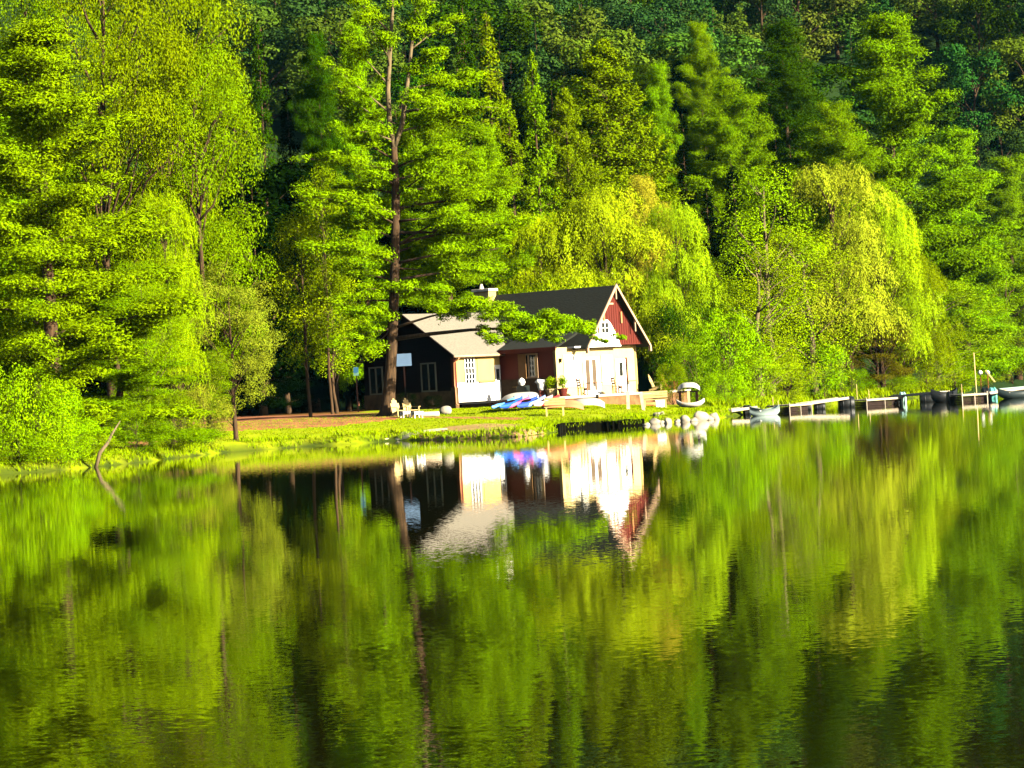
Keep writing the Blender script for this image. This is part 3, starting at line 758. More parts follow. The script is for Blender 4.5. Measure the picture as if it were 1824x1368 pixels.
for px, t_, b_, lab in ((639, 690, 722, "short salmon-pink marker post left of the big pine"), (781, 657, 718, "tall salmon-pink pole leaning in front of the lodge's gable window")):
    q = G(px, b_ + 2)
    top = P(px - (b_ - t_) * 0.02, t_, q[1])
    m = MB(); m.tube([(0, 0, -0.2), (top[0] - q[0], 0, top[2] - q[2])], [0.065, 0.045], 8)
    o = m.build("marker_post", M_PINK, None, True); o.location = q; tag(o, lab, "post", "salmon-pink posts in front of the lodge")

# ------------------------------------------------------------------ furniture
M_WOODY = pbr("honey_wood", (0.42, 0.24, 0.05), 0.6, 0.12, 4)
M_WOODP = pbr("pale_wood", (0.50, 0.36, 0.13), 0.6, 0.1, 4)
M_WOODO = pbr("orange_wood", (0.17, 0.06, 0.008), 0.6, 0.2, 4)
def adirondack(loc, rz, lab, mat, grp, sc=1.0):
    t = thing("garden_chair", loc, lab, "chair", rz=rz, group=grp, scale=(sc, sc, sc))     # faces -y
    m = MB()
    for k in range(6): m.box((0, -0.25 + k * 0.1, 0.36 - k * 0.022), (0.56, 0.085, 0.03), rx=R(-12))
    m.build("seat", mat, t)
    m = MB()
    for k in range(5):
        x = (k - 2) * 0.115; h = 0.86 - 0.10 * abs(k - 2) ** 1.5
        m.box((x, 0.30 + 0.34 * h / 2, 0.24 + h / 2), (0.104, 0.025, h), rx=R(-20))
    m.build("backrest", mat, t)
    for s in (-1, 1):
        m = MB(); m.box((s * 0.35, -0.02, 0.56), (0.13, 0.72, 0.03)); m.build("armrest", mat, t)
        m = MB(); m.box((s * 0.32, -0.30, 0.272), (0.05, 0.10, 0.54)); m.build("leg", mat, t)
        m = MB(); m.box((s * 0.29, 0.12, 0.17), (0.035, 0.80, 0.10), rx=R(-15)); m.build("leg", mat, t)
    return t
G1 = "wooden garden chairs at the foot of the big pine"
q = G(712, 743); adirondack(q, R(35), "yellow wooden garden chair closest to the big pine trunk", M_WOODP, G1, 0.95)
q = G(733, 742); adirondack(q, R(35), "yellow wooden garden chair second from the big pine trunk", M_WOODP, G1, 0.95)
G2 = "wooden garden chairs at the right end of the terrace"
adirondack(LW(5.6, 13.6, -0.02), R(70), "pale wooden garden chair leaning back beside the lodge's right corner", M_WOODP, G2)
adirondack(LW(6.2, 14.2, -0.02), R(70), "orange wooden garden chair at the far right of the terrace", M_WOODO, G2)
def footstool(q, lab, mat, w=0.42, h=0.34):
    t = thing("footstool", q, lab, "stool", rz=R(30), group="white stools by the garden chairs")
    m = MB()
    for k in range(4): m.box((0, (k - 1.5) * w / 4, h), (w * 1.1, w / 4.5, 0.035))
    m.box((0, -w * 0.42, h - 0.08), (w, 0.03, 0.10)); m.box((0, w * 0.42, h - 0.08), (w, 0.03, 0.10)); m.build("seat", mat, t)
    for sx in (-1, 1):
        for sy in (-1, 1):
            m = MB(); m.box((sx * w * 0.45, sy * w * 0.36, h / 2 - 0.02), (0.05, 0.05, h - 0.0)); m.build("leg", mat, t)
footstool(G(722, 745), "small white footstool in front of the chair closest to the pine", M_WHITE)
footstool(G(743, 745), "white footstool in front of the second chair from the pine", M_WHITE, 0.5)
# low log seat
def log(q, L, r, rz, lab, mat, cat="log"):
    m = MB(); m.tube([(-L / 2, 0, r), (-L / 6, 0.04, r), (L / 4, -0.03, r * 1.02), (L / 2, 0, r)], [r * 0.95, r, r * 0.97, r * 0.9], 12)
    o = m.build("log_seat", mat, None, True); o.location = q; o.rotation_euler = (0, 0, rz); tag(o, lab, cat)
log(G(763, 743), 1.2, 0.15, R(8), "pale sawn log lying right of the white footstools", pbr("weathered_log", (0.55, 0.42, 0.28), 0.8, 0.2))
def boulder(q, sx, sy, sz, seed, lab, mat, name="boulder", grp=None):
    rng = np.random.default_rng(seed)
    bm_v = []; n, mm = 12, 8
    for i in range(mm + 1):
        th = math.pi * i / mm
        for k in range(n):
            ph = 2 * math.pi * k / n
            d = np.array([math.sin(th) * math.cos(ph), math.sin(th) * math.sin(ph), math.cos(th)])
            bm_v.append(d)
    D = np.array(bm_v); pl = unit(rng.normal(size=(14, 3))); ds = rng.uniform(0.55, 0.95, 14)
    rr = np.ones(len(D))
    for a, b in zip(pl, ds):
        c = D @ a; rr = np.minimum(rr, np.where(c > 0.05, b / np.maximum(c, 0.05), 9))
    Vv = D * rr[:, None] * np.array([sx, sy, sz])
    f = [(i * n + k, (i + 1) * n + k, (i + 1) * n + (k + 1) % n, i * n + (k + 1) % n) for i in range(mm) for k in range(n)]
    o = link(bpy.data.objects.new(name, mesh_np(name, Vv, f, mat, False)))
    o.location = (q[0], q[1], q[2] + sz * 0.45); o.rotation_euler = (0, 0, rng.uniform(0, 6)); tag(o, lab, "rock", grp)
M_ROCK = pbr("white_boulder", (0.32, 0.28, 0.21), 0.9, 0.35, 1.8, bump=0.5)
M_ROCKD = pbr("tan_boulder", (0.42, 0.30, 0.16), 0.9, 0.25, 1.8, bump=0.5)
boulder(G(795, 738), 0.42, 0.34, 0.33, 5, "white boulder on the lawn below the lodge's left corner", M_ROCK)
boulder(G(654, 722), 0.25, 0.2, 0.2, 6, "small tan rock just right of the short marker post", M_ROCKD)
gR = "boulders lining the waterfront"
rocks = [(1152, 748, .30, .26, "leftmost small boulder of the white waterfront row"), (1166, 749, .42, .40, "squarish white boulder second from the left in the waterfront row"),
         (1170, 738, .36, .34, "cream boulder set back above the left end of the waterfront row"), (1181, 748, .40, .30, "low cream boulder at the waterline left of the waterfront gap"),
         (1179, 735, .24, .26, "small upright cream stone on the grass behind the left boulders"), (1192, 746, .34, .46, "tall grey-white boulder just left of the gap in the waterfront row"),
         (1207, 744, .30, .30, "small white boulder in the middle of the waterfront row"), (1220, 744, .55, .55, "large round white boulder right of the middle of the waterfront row"),
         (1236, 743, .30, .28, "small dark-edged boulder wedged between the two big white ones"), (1247, 741, .62, .66, "largest white boulder of the waterfront row"),
         (1262, 741, .48, .50, "white boulder just right of the largest one"), (1272, 740, .36, .50, "rightmost white boulder of the waterfront row")]
rng_r = random.Random(3)
for i, (px, py, w, h, lab) in enumerate(rocks):
    q = G(px, py + 3) if py < 741 and px < 1190 else W(px, float(np.interp(px, *zip(*shore_px))) + 1.5)
    boulder((q[0], q[1] + 0.1, q[2] - 0.03), w * rng_r.uniform(0.85, 1.15), w * 0.75, h * rng_r.uniform(0.5, 0.7), 60 + i, lab, M_ROCK, "shore_boulder", gR)
for i, (px, py, lab) in enumerate([(359, 808, "pale pinkish stone at the grassy waterline on the left shore"), (490, 795, "small white stone at the waterline below the dirt road")]):
    q = W(px, py + 1); boulder(q, 0.28, 0.2, 0.2, 80 + i, lab, M_ROCK, "shore_stone")

def table_chair(a, b, lab, grp):
    t = thing("patio_chair", LW(a, b, -0.02), lab, "chair", rz=math.atan2(TA[1], TA[0]) + R(150), group=grp)
    m = MB(); m.box((0, 0, 0.45), (0.5, 0.48, 0.05)); m.box((0, -0.22, 0.36), (0.46, 0.03, 0.12)); m.build("seat", M_WOODO, t)
    m = MB()
    for s in (-1, 1): m.box((s * 0.22, 0.25, 0.74), (0.05, 0.05, 0.6), rx=R(-8))
    for k in range(3): m.box((0, 0.25 + 0.02 * k, 0.62 + 0.15 * k), (0.42, 0.025, 0.09), rx=R(-8))
    m.build("backrest", M_WOODO, t)
    for sx in (-1, 1):
        for sy in (-1, 1):
            m = MB(); m.box((sx * 0.22, sy * 0.2, 0.215), (0.055, 0.055, 0.43)); m.build("leg", M_WOODO, t)
        m = MB(); m.box((sx * 0.26, 0.0, 0.66), (0.06, 0.48, 0.035)); m.box((sx * 0.26, -0.22, 0.56), (0.045, 0.045, 0.2)); m.build("armrest", M_WOODO, t)
def round_table(a, b, lab, grp):
    t = thing("patio_table", LW(a, b, -0.02), lab, "table", group=grp)
    m = MB(); m.tube([(0, 0, 0.70), (0, 0, 0.74)], 0.55, 24); m.build("tabletop", M_WOODO, t)
    m = MB(); m.tube([(0, 0, 0.0), (0, 0, 0.04), (0, 0, 0.05), (0, 0, 0.7)], [0.3, 0.28, 0.05, 0.05], 12); m.build("pedestal", M_WHITE, t)
# pixel guided: left set near px 1037, right set near px 1099
def on_terrace(px, py, z=FL - 0.02):
    w = W(px, py, z) if py > 706 else P(px, py, 164)
    return w
def ab_of(px, a):                     # b coordinate on the terrace seen at column px for given a
    best = min(np.arange(3, 17, 0.05), key=lambda b: abs(((lambda q: 912 + F * ((q[0]) * math.cos(R(3.24)) - (q[2] - 2) * math.sin(R(3.24))) / q[1])(np.array(LW(a, b, 0.4)))) - px))
    return float(best)
table_chair(6.6, ab_of(1037, 6.6), "orange wooden patio chair in front of the multi-paned windows", "patio chairs on the terrace")
table_chair(6.6, ab_of(1098, 6.6), "orange wooden patio chair between the french doors and the white door", "patio chairs on the terrace")
round_table(6.4, ab_of(1057, 6.4), "round wooden patio table in front of the dark slots of the french doors", "patio tables on the terrace")
round_table(6.4, ab_of(1118, 6.4), "round wooden patio table in front of the single white door", "patio tables on the terrace")

# barbecue, draped post, planters
a_, b_ = 2.6, 3.4
t = thing("barbecue", LW(2.75, 3.2, -0.02), "black barbecue cabinet with its white domed lid raised, in the lodge's recess", "barbecue", rz=math.atan2(TA[1], TA[0]))
m = MB(); m.box((0, 0, 0.42), (0.62, 0.5, 0.74)); m.build("cabinet", pbr("black_enamel", (0.01, 0.014, 0.012), 0.4, 0.2), t, bevel=0.02)
m = MB(); m.box((-0.5, 0, 0.74), (0.34, 0.42, 0.04)); m.build("side_shelf", M_WOODY, t)
for k in (-1, 1):
    m = MB(); m.tube([(0.26 * k, -0.32, 0.08), (0.26 * k, -0.26, 0.08)], 0.08, 10); m.build("wheel", M_DARKW, t)
m = MB()
m.tube([(-0.2, 0.06, 0.80), (-0.23, 0.14, 0.90), (-0.24, 0.18, 1.02), (-0.22, 0.17, 1.14), (-0.16, 0.1, 1.24)], [0.08, 0.19, 0.24, 0.19, 0.06], 12); m.build("lid", M_WHITE, t, True)
t = thing("draped_post", LW(4.3, 2.9, -0.02), "dark red post with a white cloth draped over its top beside the barbecue", "post", rz=0.3)
m = MB(); m.box((0, 0, 0.30), (0.26, 0.24, 0.84), taper=0.9); m.build("post", M_RED, t)
m = MB(); m.tube([(0.02, 0, 0.45), (0, 0, 0.62), (0.02, 0.02, 0.86), (-0.05, 0, 1.02), (-0.03, 0, 1.1)], [0.16, 0.21, 0.24, 0.33, 0.16], 12); m.build("cloth", M_WHITE, t, True)
M_POT = pbr("cream_pot", (0.50, 0.36, 0.16), 0.7, 0.1, 3)
def mini_leaves(parent, c, r, n, colr, sz=0.09):
    rng = np.random.default_rng(int(abs(c[0] * 100)) + n)
    C, N = puff(c, r, n, rng, 0.3, 0.7)
    v, f = leaf_quads(C, N, sz, sz * 0.6, rng=rng)
    o = link(bpy.data.objects.new("foliage", mesh_np("foliage", v, f, LEAF))); o.parent = parent; o.color = colr
for a_, b_, k, lab in ((4.9, 3.1, 0, "yellow-green potted bush on the terrace right of the draped post"), (5.7, 3.2, 1, "darker potted bush nearest the lodge's white lakeside wall")):
    t = thing("potted_bush", LW(a_, b_, -0.02), lab, "plant", group="potted bushes on the terrace")
    m = MB(); m.tube([(0, 0, 0), (0, 0, 0.42), (0, 0, 0.45), (0, 0, 0.5)], [0.2, 0.3, 0.34, 0.33], 14); m.build("pot", M_POT if k == 0 else M_RED, t)
    mini_leaves(t, (0, 0, 0.85), (0.36, 0.36, 0.42), 700, col('yellow' if k == 0 else 'green'))
    m = MB(); m.tube([(0, 0, 0.4), (0, 0, 0.9)], 0.03, 6); m.build("stem", BARK, t)

for _n in ((889,734),(1003,732),(930,722),(1168,727),(400,757),(850,766)): 0 and print('G', _n, G(*_n), float(sdist(*G(*_n)[:2])))
# ------------------------------------------------------------------ boats on the lawn
def kayak_mesh(L, Wd, Ht, mb, open_=False, n=26, k=12):
    rings = []
    for i in range(n + 1):
        t = i / n; x = (t - 0.5) * L; w = Wd / 2 * max(0.02, (1 - abs(2 * t - 1) ** 2.4)) ; sh = 0.10 * abs(2 * t - 1) ** 3
        ring = []
        for j in range(k):
            a = 2 * math.pi * j / k; y = math.cos(a) * w; z = math.sin(a)
            z = z * Ht * (0.62 if z < 0 else 0.38) * (0.35 + 0.65 * (w / (Wd / 2)))
            ring.append((x, y, z + sh + Ht * 0.55))
        rings.append(ring)
    vs = [v for r in rings for v in r]
    mb.add(vs, [(i * k + j, (i + 1) * k + j, (i + 1) * k + (j + 1) % k, i * k + (j + 1) % k) for i in range(n) for j in range(k)] + [tuple(range(k)), tuple(n * k + j for j in range(k))[::-1]])
def kayak(q, rz, L, colr, lab, grp, tilt=0.0, pitch=0.0):
    mt = pbr("hull_plastic", colr, 0.35, 0.08, 2, spec=0.5)
    t = thing("kayak", q, lab, "kayak", rz=rz, group=grp); t.rotation_euler = (tilt, pitch, rz); t.location[2] += abs(math.sin(pitch)) * L / 2
    m = MB(); kayak_mesh(L, 0.60, 0.34, m); m.build("hull", mt, t, True)
    m = MB(); pts = [(0.42 * math.cos(a) - 0.1, 0.2 * math.sin(a), 0.325) for a in np.linspace(0, 2 * math.pi, 19)[:-1]]
    m.tube(pts + [pts[0]], 0.022, 6, False); m.build("cockpit_rim", M_DARKW, t)
    m = MB(); m.prism([(p_[0], p_[1], 0.318) for p_ in pts], (0, 0, 0.012)); m.build("cockpit", M_DARKW, t)
    m = MB(); m.tube([(L / 2 - 0.12, -0.04, 0.36), (L / 2 - 0.12, 0.04, 0.36)], 0.02, 6); m.build("grab_handle", M_DARKW, t)
gK = "kayaks pulled up side by side on the lawn"
kays = [((0.12, 0.42, 0.85), "sky blue kayak at the left end of the row"), ((0.02, 0.10, 0.60), "dark blue kayak second from the left in the row"), ((0.85, 0.12, 0.30), "pink kayak in the row of boats on the lawn"),
        ((0.03, 0.08, 0.70), "royal blue kayak right of the pink one"), ((0.25, 0.40, 0.85), "light blue kayak in the middle right of the row"), ((0.75, 0.45, 0.42), "faded pink kayak left of the bright red one"), ((0.72, 0.03, 0.03), "bright red kayak at the right end of the row")]
for i, (c_, lab) in enumerate(kays):
    q = G(881 + i * 14.0, 736 - i * 1.1)
    kayak((q[0] + 0.55, q[1] + 0.9, gz(q[0] + .55, q[1] + .9) + 0.02), R(66 + random.uniform(-4, 4)), 2.9, c_, lab, gK, tilt=R(random.uniform(-10, 10)), pitch=R(-9))
t = thing("boat_rack", G(930, 729), "low timber rack holding up the far ends of the kayaks", "rack")
qa = G(884, 735); qb = G(980, 728)
for x_ in (-1.7, 0, 1.7):
    m = MB(); m.box((x_, 1.1, 0.2), (0.12, 0.12, 0.5)); m.build("leg", M_DARKW, t)
m = MB(); m.box((0, 1.1, 0.42), (3.7, 0.12, 0.1)); m.build("rail", M_DARKW, t)
def canoe(q, rz, L, mat, lab, grp=None, up=False, rx=0.0, parts=True, name="canoe", cat="canoe", wd=0.9, ht=0.4, thwart=M_WOODY):
    t = thing(name, q, lab, cat, group=grp); t.rotation_euler = (rx, 0, rz)
    n, k = 22, 9; V_, Fc = [], []
    for lay in (1.0, 0.93):
        for i in range(n + 1):
            u = 2 * i / n - 1; w = wd / 2 * (1 - abs(u) ** 2.3) * lay + 0.01; rise = 0.22 * abs(u) ** 3.2; d = ht * (lay if lay == 1 else 0.94)
            for j in range(k):
                a = math.pi * j / (k - 1)
                V_.append((u * L / 2 * lay, -math.cos(a) * w, ht + rise - math.sin(a) ** 0.6 * d * (1 - 0.25 * abs(u) ** 4) if 0 < j < k - 1 else ht + rise))
    o2 = (n + 1) * k
    for b_o, fl in ((0, False), (o2, True)):
        for i in range(n):
            for j in range(k - 1):
                f = (b_o + i * k + j, b_o + i * k + j + 1, b_o + (i + 1) * k + j + 1, b_o + (i + 1) * k + j); Fc.append(f[::-1] if fl else f)
    for i in range(n):
        for j in (0, k - 1):
            a = i * k + j; Fc.append((a, a + k, o2 + a + k, o2 + a))
    if up: V_ = [(x, -y, -z + ht + 0.2) for x, y, z in V_]
    m = MB(); m.add(V_, Fc); m.build("hull", mat, t, True)
    if not up:
        for u in (-0.45, 0.0, 0.45):
            w = wd * (1 - abs(u) ** 2.3)
            m = MB(); m.box((u * L / 2, 0, ht * 0.85), (0.2 if u else 0.08, w * 0.98, 0.03)); m.build("bench_seat" if u else "thwart", thwart, t)
    return t
MW = pbr("white_hull", (0.42, 0.40, 0.35), 0.35, 0.06, 2)
q = G(930, 724); canoe((q[0] + 0.1, q[1] + 1.9, q[2] + 0.25), R(-3), 2.6, MW, "long white canoe lying behind the row of kayaks", "canoes on the lawn", up=True, wd=0.8)
q = G(1003, 732); canoe((q[0], q[1] + 1.2, q[2]), R(-28), 2.7, pbr("orange_red_hull", (0.78, 0.22, 0.10), 0.4, 0.08), "orange-red overturned canoe behind the narrow bench", "canoes on the lawn", up=True, wd=0.8)
q = G(1047, 728); canoe((q[0], q[1] + 0.5, q[2]), R(-8), 2.0, MW, "short white overturned dinghy below the terrace wall", "canoes on the lawn", up=True, wd=1.0, name="dinghy", cat="dinghy")
# benches
def bench(q, rz, L, lab, mat, back=True, H0=0.45, depth=0.45, name="bench"):
    t = thing(name, q, lab, "bench", rz=rz)
    m = MB()
    for k in range(4): m.box((0, (k - 1.5) * depth / 4, H0), (L, depth / 4.4, 0.04))
    m.build("seat", mat, t)
    if back:
        m = MB()
        for k in range(3): m.box((0, depth / 2 + 0.03 + 0.02 * k, H0 + 0.15 + 0.14 * k), (L, 0.035, 0.115))
        m.build("backrest", mat, t)
    for s in (-1, 1):
        for sy in (-1, 1):
            m = MB(); m.box((s * (L / 2 - 0.12), sy * depth * 0.38, H0 / 2 - 0.02), (0.08, 0.07, H0 + 0.0)); m.build("leg", mat, t)
    return t
q = G(989, 741); t = bench(q, R(-4), 1.15, "pale wooden bench with a high plank back beside the red kayak", M_WOODP, True, 0.5)
q = G(1168, 727); bench((q[0], q[1], q[2]), R(-3), 1.45, "broad pale slatted bench behind the white boulders", M_WOODP, True, 0.5, 0.5)
# posts on the lawn
for px, t0, b0, lab in ((1118, 697, 729, "grey square post standing on the lawn left of the slatted bench"), (1146, 700, 731, "slanting weathered post against the slatted bench's left end")):
    q = G(px + 1, b0); top = P(px, t0, q[1])
    m = MB(); m.prism([(-0.09, -0.09, -0.2), (0.09, -0.09, -0.2), (0.09, 0.09, -0.2), (-0.09, 0.09, -0.2)], (top[0] - q[0] - (0.15 if px > 1130 else 0), 0, top[2] - q[2] + 0.2))
    o = m.build("lawn_post", pbr("weathered_post", (0.5, 0.38, 0.24), 0.8, 0.2)); o.location = q; tag(o, lab, "post", "posts on the lawn")
q = G(1157, 724); log((q[0], q[1], q[2]), 0.9, 0.12, R(0), "short orange log under the slatted bench", pbr("cut_log", (0.55, 0.22, 0.06), 0.8, 0.2))
# white cover / kettle and canoes right of the bench
q = G(1190, 726)
for px, py, s0, lab in ((1172, 722, (0.30, 0.26, 0.40), "white storage crate under the slatted bench's right side"),):
    q = G(px + 4, py + 4); t = thing("storage_crate", q, lab, "crate")
    m = MB(); m.box((0, 0, 0.2), (0.5, 0.36, 0.4), taper=1.06); m.build("box", M_WHITE, t, bevel=0.02)
    m = MB(); m.box((0, 0, 0.425), (0.56, 0.42, 0.05)); m.build("lid", M_WHITE, t, bevel=0.01)
q = G(1228, 727)
canoe((q[0] + 0.1, q[1] + 0.3, q[2] + 0.02), R(-10), 1.7, MW, "small white open rowing boat on the grass above the boulders", "boats beside the bench", wd=0.9, ht=0.3, name="rowing_boat", cat="boat")
t = thing("boat_rack", (q[0] + 0.1, q[1] + 2.0, q[2]), "dark timber boat rack behind the white rowing boat", "rack", group=None)
for s in (-1, 1):
    m = MB(); m.box((s * 0.5, 0, 0.48), (0.12, 0.6, 0.96)); m.build("leg", M_DARKW, t)
m = MB(); m.box((0, 0, 0.5), (0.16, 0.5, 1.0)); m.build("centre_post", M_POT, t)
m = MB(); m.box((0, 0, 0.98), (1.3, 0.1, 0.1)); m.build("rail", M_DARKW, t)
canoe((q[0] + 0.15, q[1] + 2.0, q[2] + 1.03), R(-12), 1.35, MW, "white overturned dinghy resting on top of the dark rack", "boats beside the bench", up=True, wd=0.8, ht=0.3, name="dinghy", cat="dinghy")

# ------------------------------------------------------------------ docks and moored boats
M_DECK = pbr("white_deck", (0.36, 0.30, 0.22), 0.7, 0.12, 3, stretch=(4, 1, 1))
M_FLOAT = pbr("black_float", (0.008, 0.009, 0.009), 0.5, 0.3, 2)
M_RUST = pbr("rusty_crib", (0.018, 0.008, 0.005), 0.9, 0.4, 5, bump=0.5)
M_TEAL = pbr("turquoise_drum", (0.12, 0.42, 0.38), 0.5, 0.12, 2)
def wl(px):                            # waterline pixel row of the dock line
    return float(np.interp(px, [1290, 1340, 1405, 1560, 1640, 1727, 1790, 1824], [742, 738, 733, 722, 716, 715, 708, 706]))
def dock(x0, x1, lab, posts=(), wide=1.6, z=0.42, th=0.08, crib=True, grp="floating dock platforms"):
    A = W(x0, wl(x0)); B = W(x1, wl(x1)); c = (A + B) / 2; L = math.hypot(*(B - A)[:2]); rz = math.atan2(B[1] - A[1], B[0] - A[0])
    # keep the platform nearly square to the shore line
    t = thing("dock_platform", (c[0], c[1], 0), lab, "dock", rz=rz, group=grp)
    m = MB()
    nb = max(3, int(L / 0.3))
    for k in range(nb): m.box((-L / 2 + (k + 0.5) * L / nb, 0, z), (L / nb * 0.94, wide, 0.05))
    m.build("deck_boards", M_DECK, t)
    m = MB()
    for s in (-1, 1): m.box((0, s * (wide / 2 + 0.03), z - 0.055), (L, 0.05, th))
    m.build("rim_boards", M_DECK, t)
    if crib:
        m = MB()
        for k in range(5): m.box((0, 0, z - 0.17 - k * 0.09), (L * 0.82, wide * 0.8, 0.07))
        m.build("crib", M_RUST, t)
        for s in (-1, 1):
            m = MB(); m.box((s * (L * 0.5 - 0.05), -wide / 2 + 0.0, 0.1), (0.055, 0.055, 0.9)); m.build("leg", M_DECK, t)
        m = MB(); m.box((0, -wide / 2, 0.1), (0.05, 0.05, 0.8)); m.build("leg", M_DECK, t)
    for px_, hgt in posts:
        u = (px_ - (x0 + x1) / 2) / (x1 - x0) * L
        m = MB(); m.tube([(u, wide / 2 - 0.1, -0.6), (u, wide / 2 - 0.1, 0.3 + hgt * .6)], 0.022, 8); m.build("mooring_pole", M_WOODP, t)
def gangway(x0, x1, z0, z1, lab, grp="gangways linking the docks"):
    A = W(x0, wl(x0)); B = W(x1, wl(x1)); A[2] = z0; B[2] = z1; c = (A + B) / 2; d = B - A; L = np.linalg.norm(d)
    t = thing("gangway", c, lab, "gangway", group=grp); t.rotation_euler = (0, -math.asin(d[2] / L), math.atan2(d[1], d[0]))
    m = MB(); m.box((0, 0, 0), (L, 0.8, 0.06)); m.build("walkway", M_DECK, t)
    m = MB()
    for s in (-1, 1): m.box((0, s * 0.42, -0.02), (L, 0.05, 0.15))
    m.build("side_beams", M_DECK, t)
def floatdrum(px, w, h, mat, lab, dy=0.0, grp="floats under the docks"):
    c = W(px, wl(px)); t = thing("float_drum", (c[0], c[1] + dy, 0), lab, "float", group=grp)
    L = w * c[1] / F; r = h / 2
    m = MB(); m.tube([(-L / 2, 0, r * 0.55), (-L / 2 + .06, 0, r * 0.55), (L / 2 - .06, 0, r * 0.55), (L / 2, 0, r * 0.55)], [r * .85, r, r, r * .85], 16); m.build("drum", mat, t, True)
    m = MB()
    for u in (-0.25, 0.25): m.tube([(u * L - 0.03, 0, r * 0.55), (u * L + 0.03, 0, r * 0.55)], r * 1.06, 16)
    m.build("hoops", mat, t, True)
gangway(1292, 1338, 0.34, 0.44, "thin gangway running left from the moored aluminium boat to the bank")
dock(1386, 1427, "white dock platform just right of the aluminium boat", ((1395, 1.1), (1404, 0.7)))
gangway(1428, 1503, 0.42, 0.62, "long sloping gangway between the first two dock platforms")
dock(1524, 1590, "white dock platform in the middle of the dock line with a thin tall pole", ((1544, 1.9), (1565, 1.2)))
gangway(1592, 1684, 0.50, 0.66, "sloping gangway right of the middle dock platform")
dock(1703, 1750, "white dock platform left of the turquoise drum", ((1723, 1.3),))
gangway(1752, 1830, 0.42, 0.62, "gangway at the far right leading to the turquoise-striped canoe")
floatdrum(1331, 14, 0.75, M_FLOAT, "black float at the left side of the aluminium boat")
floatdrum(1437, 18, 0.6, M_FLOAT, "black float under the left end of the long gangway")
floatdrum(1460, 20, 0.55, M_FLOAT, "black float under the middle of the long gangway")
floatdrum(1508, 28, 0.9, M_FLOAT, "large black float left of the middle dock platform")
floatdrum(1596, 12, 0.8, M_FLOAT, "black float wedged against the pale turquoise drum")
floatdrum(1606, 11, 0.95, pbr("pale_turquoise", (0.35, 0.58, 0.52), 0.5, 0.1), "pale turquoise drum right of the middle dock platform", -0.6)
floatdrum(1655, 32, 0.7, M_FLOAT, "long black float under the sloping gangway")
floatdrum(1694, 14, 0.85, M_FLOAT, "black float left of the dock platform by the turquoise drum")
floatdrum(1754, 13, 1.0, M_FLOAT, "tall black float left of the turquoise drum", -0.3)
floatdrum(1766, 13, 0.95, M_TEAL, "bright turquoise drum at the right of the dock line", -0.5)
# dark outboard skiff by the third dock
c = W(1680, wl(1680)); 
canoe((c[0], c[1] - 0.6, -0.12), R(20), 1.9, M_FLOAT, "dark tarred skiff moored between the gangway and the last dock platform", None, wd=1.1, ht=0.75, name="skiff", cat="boat", thwart=M_RUST)
c = W(1362, 740)
ab = canoe((c[0], c[1] - 0.2, -0.16), R(205), 2.0, pbr("aluminium_hull", (0.30, 0.38, 0.36), 0.4, 0.08, 2, metal=0.15), "aluminium rowing boat moored at the left end of the docks", "moored boats", wd=1.0, ht=0.52, name="rowing_boat", cat="boat", thwart=M_METAL)
m = MB(); m.prism([(0.98, 0.0, 0.72), (0.5, 0.36, 0.58), (0.5, -0.36, 0.58)], (0, 0, 0.03)); m.build("foredeck", MW, ab)
c = W(1812, 709)
cn = canoe((c[0], c[1] - 0.3, -0.1), R(8), 2.6, pbr("dark_hull", (0.02, 0.03, 0.03), 0.4, 0.1), "dark canoe with a white and turquoise top at the right edge", "moored boats", wd=0.9, ht=0.55, thwart=M_DECK)
m = MB(); m.prism([(-1.2, -0.12, 0.72), (1.2, -0.12, 0.80), (1.2, 0.3, 0.80), (-1.2, 0.3, 0.72)], (0, 0, 0.05)); m.build("cover_board", pbr("white_turquoise", (0.25, 0.36, 0.33), 0.5, 0.1), cn)

# far right landing: pole, two white buoys, slanted ladder
q = P(1738, 668, 214); z0 = gz(q[0], q[1])
m = MB(); m.tube([(0, 0, -0.3), (-0.05, 0, P(1736, 628, 214)[2] - z0)], [0.055, 0.04], 8); o = m.build("landing_pole", M_WOODP, None, True); o.location = (q[0], q[1], z0)
tag(o, "tall pale pole standing among shrubs at the far right landing", "pole")
for px, lab in ((1746, "white ball buoy just right of the tall pale pole"), (1759, "white ball buoy at the top of the slanted ladder")):
    q = P(px, 664, 213)
    t = thing("ball_buoy", (q[0], q[1], gz(q[0], q[1])), lab, "buoy", group="white buoys at the landing")
    hb = q[2] - gz(q[0], q[1])
    m = MB(); m.tube([(0, 0, hb - 0.18), (0, 0, hb - 0.12), (0, 0, hb), (0, 0, hb + 0.12), (0, 0, hb + 0.18)], [0.04, 0.13, 0.18, 0.13, 0.04], 12); m.build("ball", M_WHITE, t, True)
    m = MB(); m.tube([(0, 0, -0.1), (0, 0, hb - 0.15)], 0.04, 6); m.build("stand", M_WOODO, t)
q = P(1764, 670, 212.5)
t = thing("ladder", (q[0], q[1], q[2]), "pale slanted ladder leading down right of the two buoys", "ladder"); t.rotation_euler = (0, R(55), 0)
for s in (-1, 1):
    m = MB(); m.box((0, s * 0.16, 0), (1.1, 0.05, 0.07)); m.build("rail", M_WOODP, t)
for k in range(4):
    m = MB(); m.box((-0.42 + 0.28 * k, 0, 0), (0.05, 0.27, 0.04)); m.build("rung", M_WOODP, t)

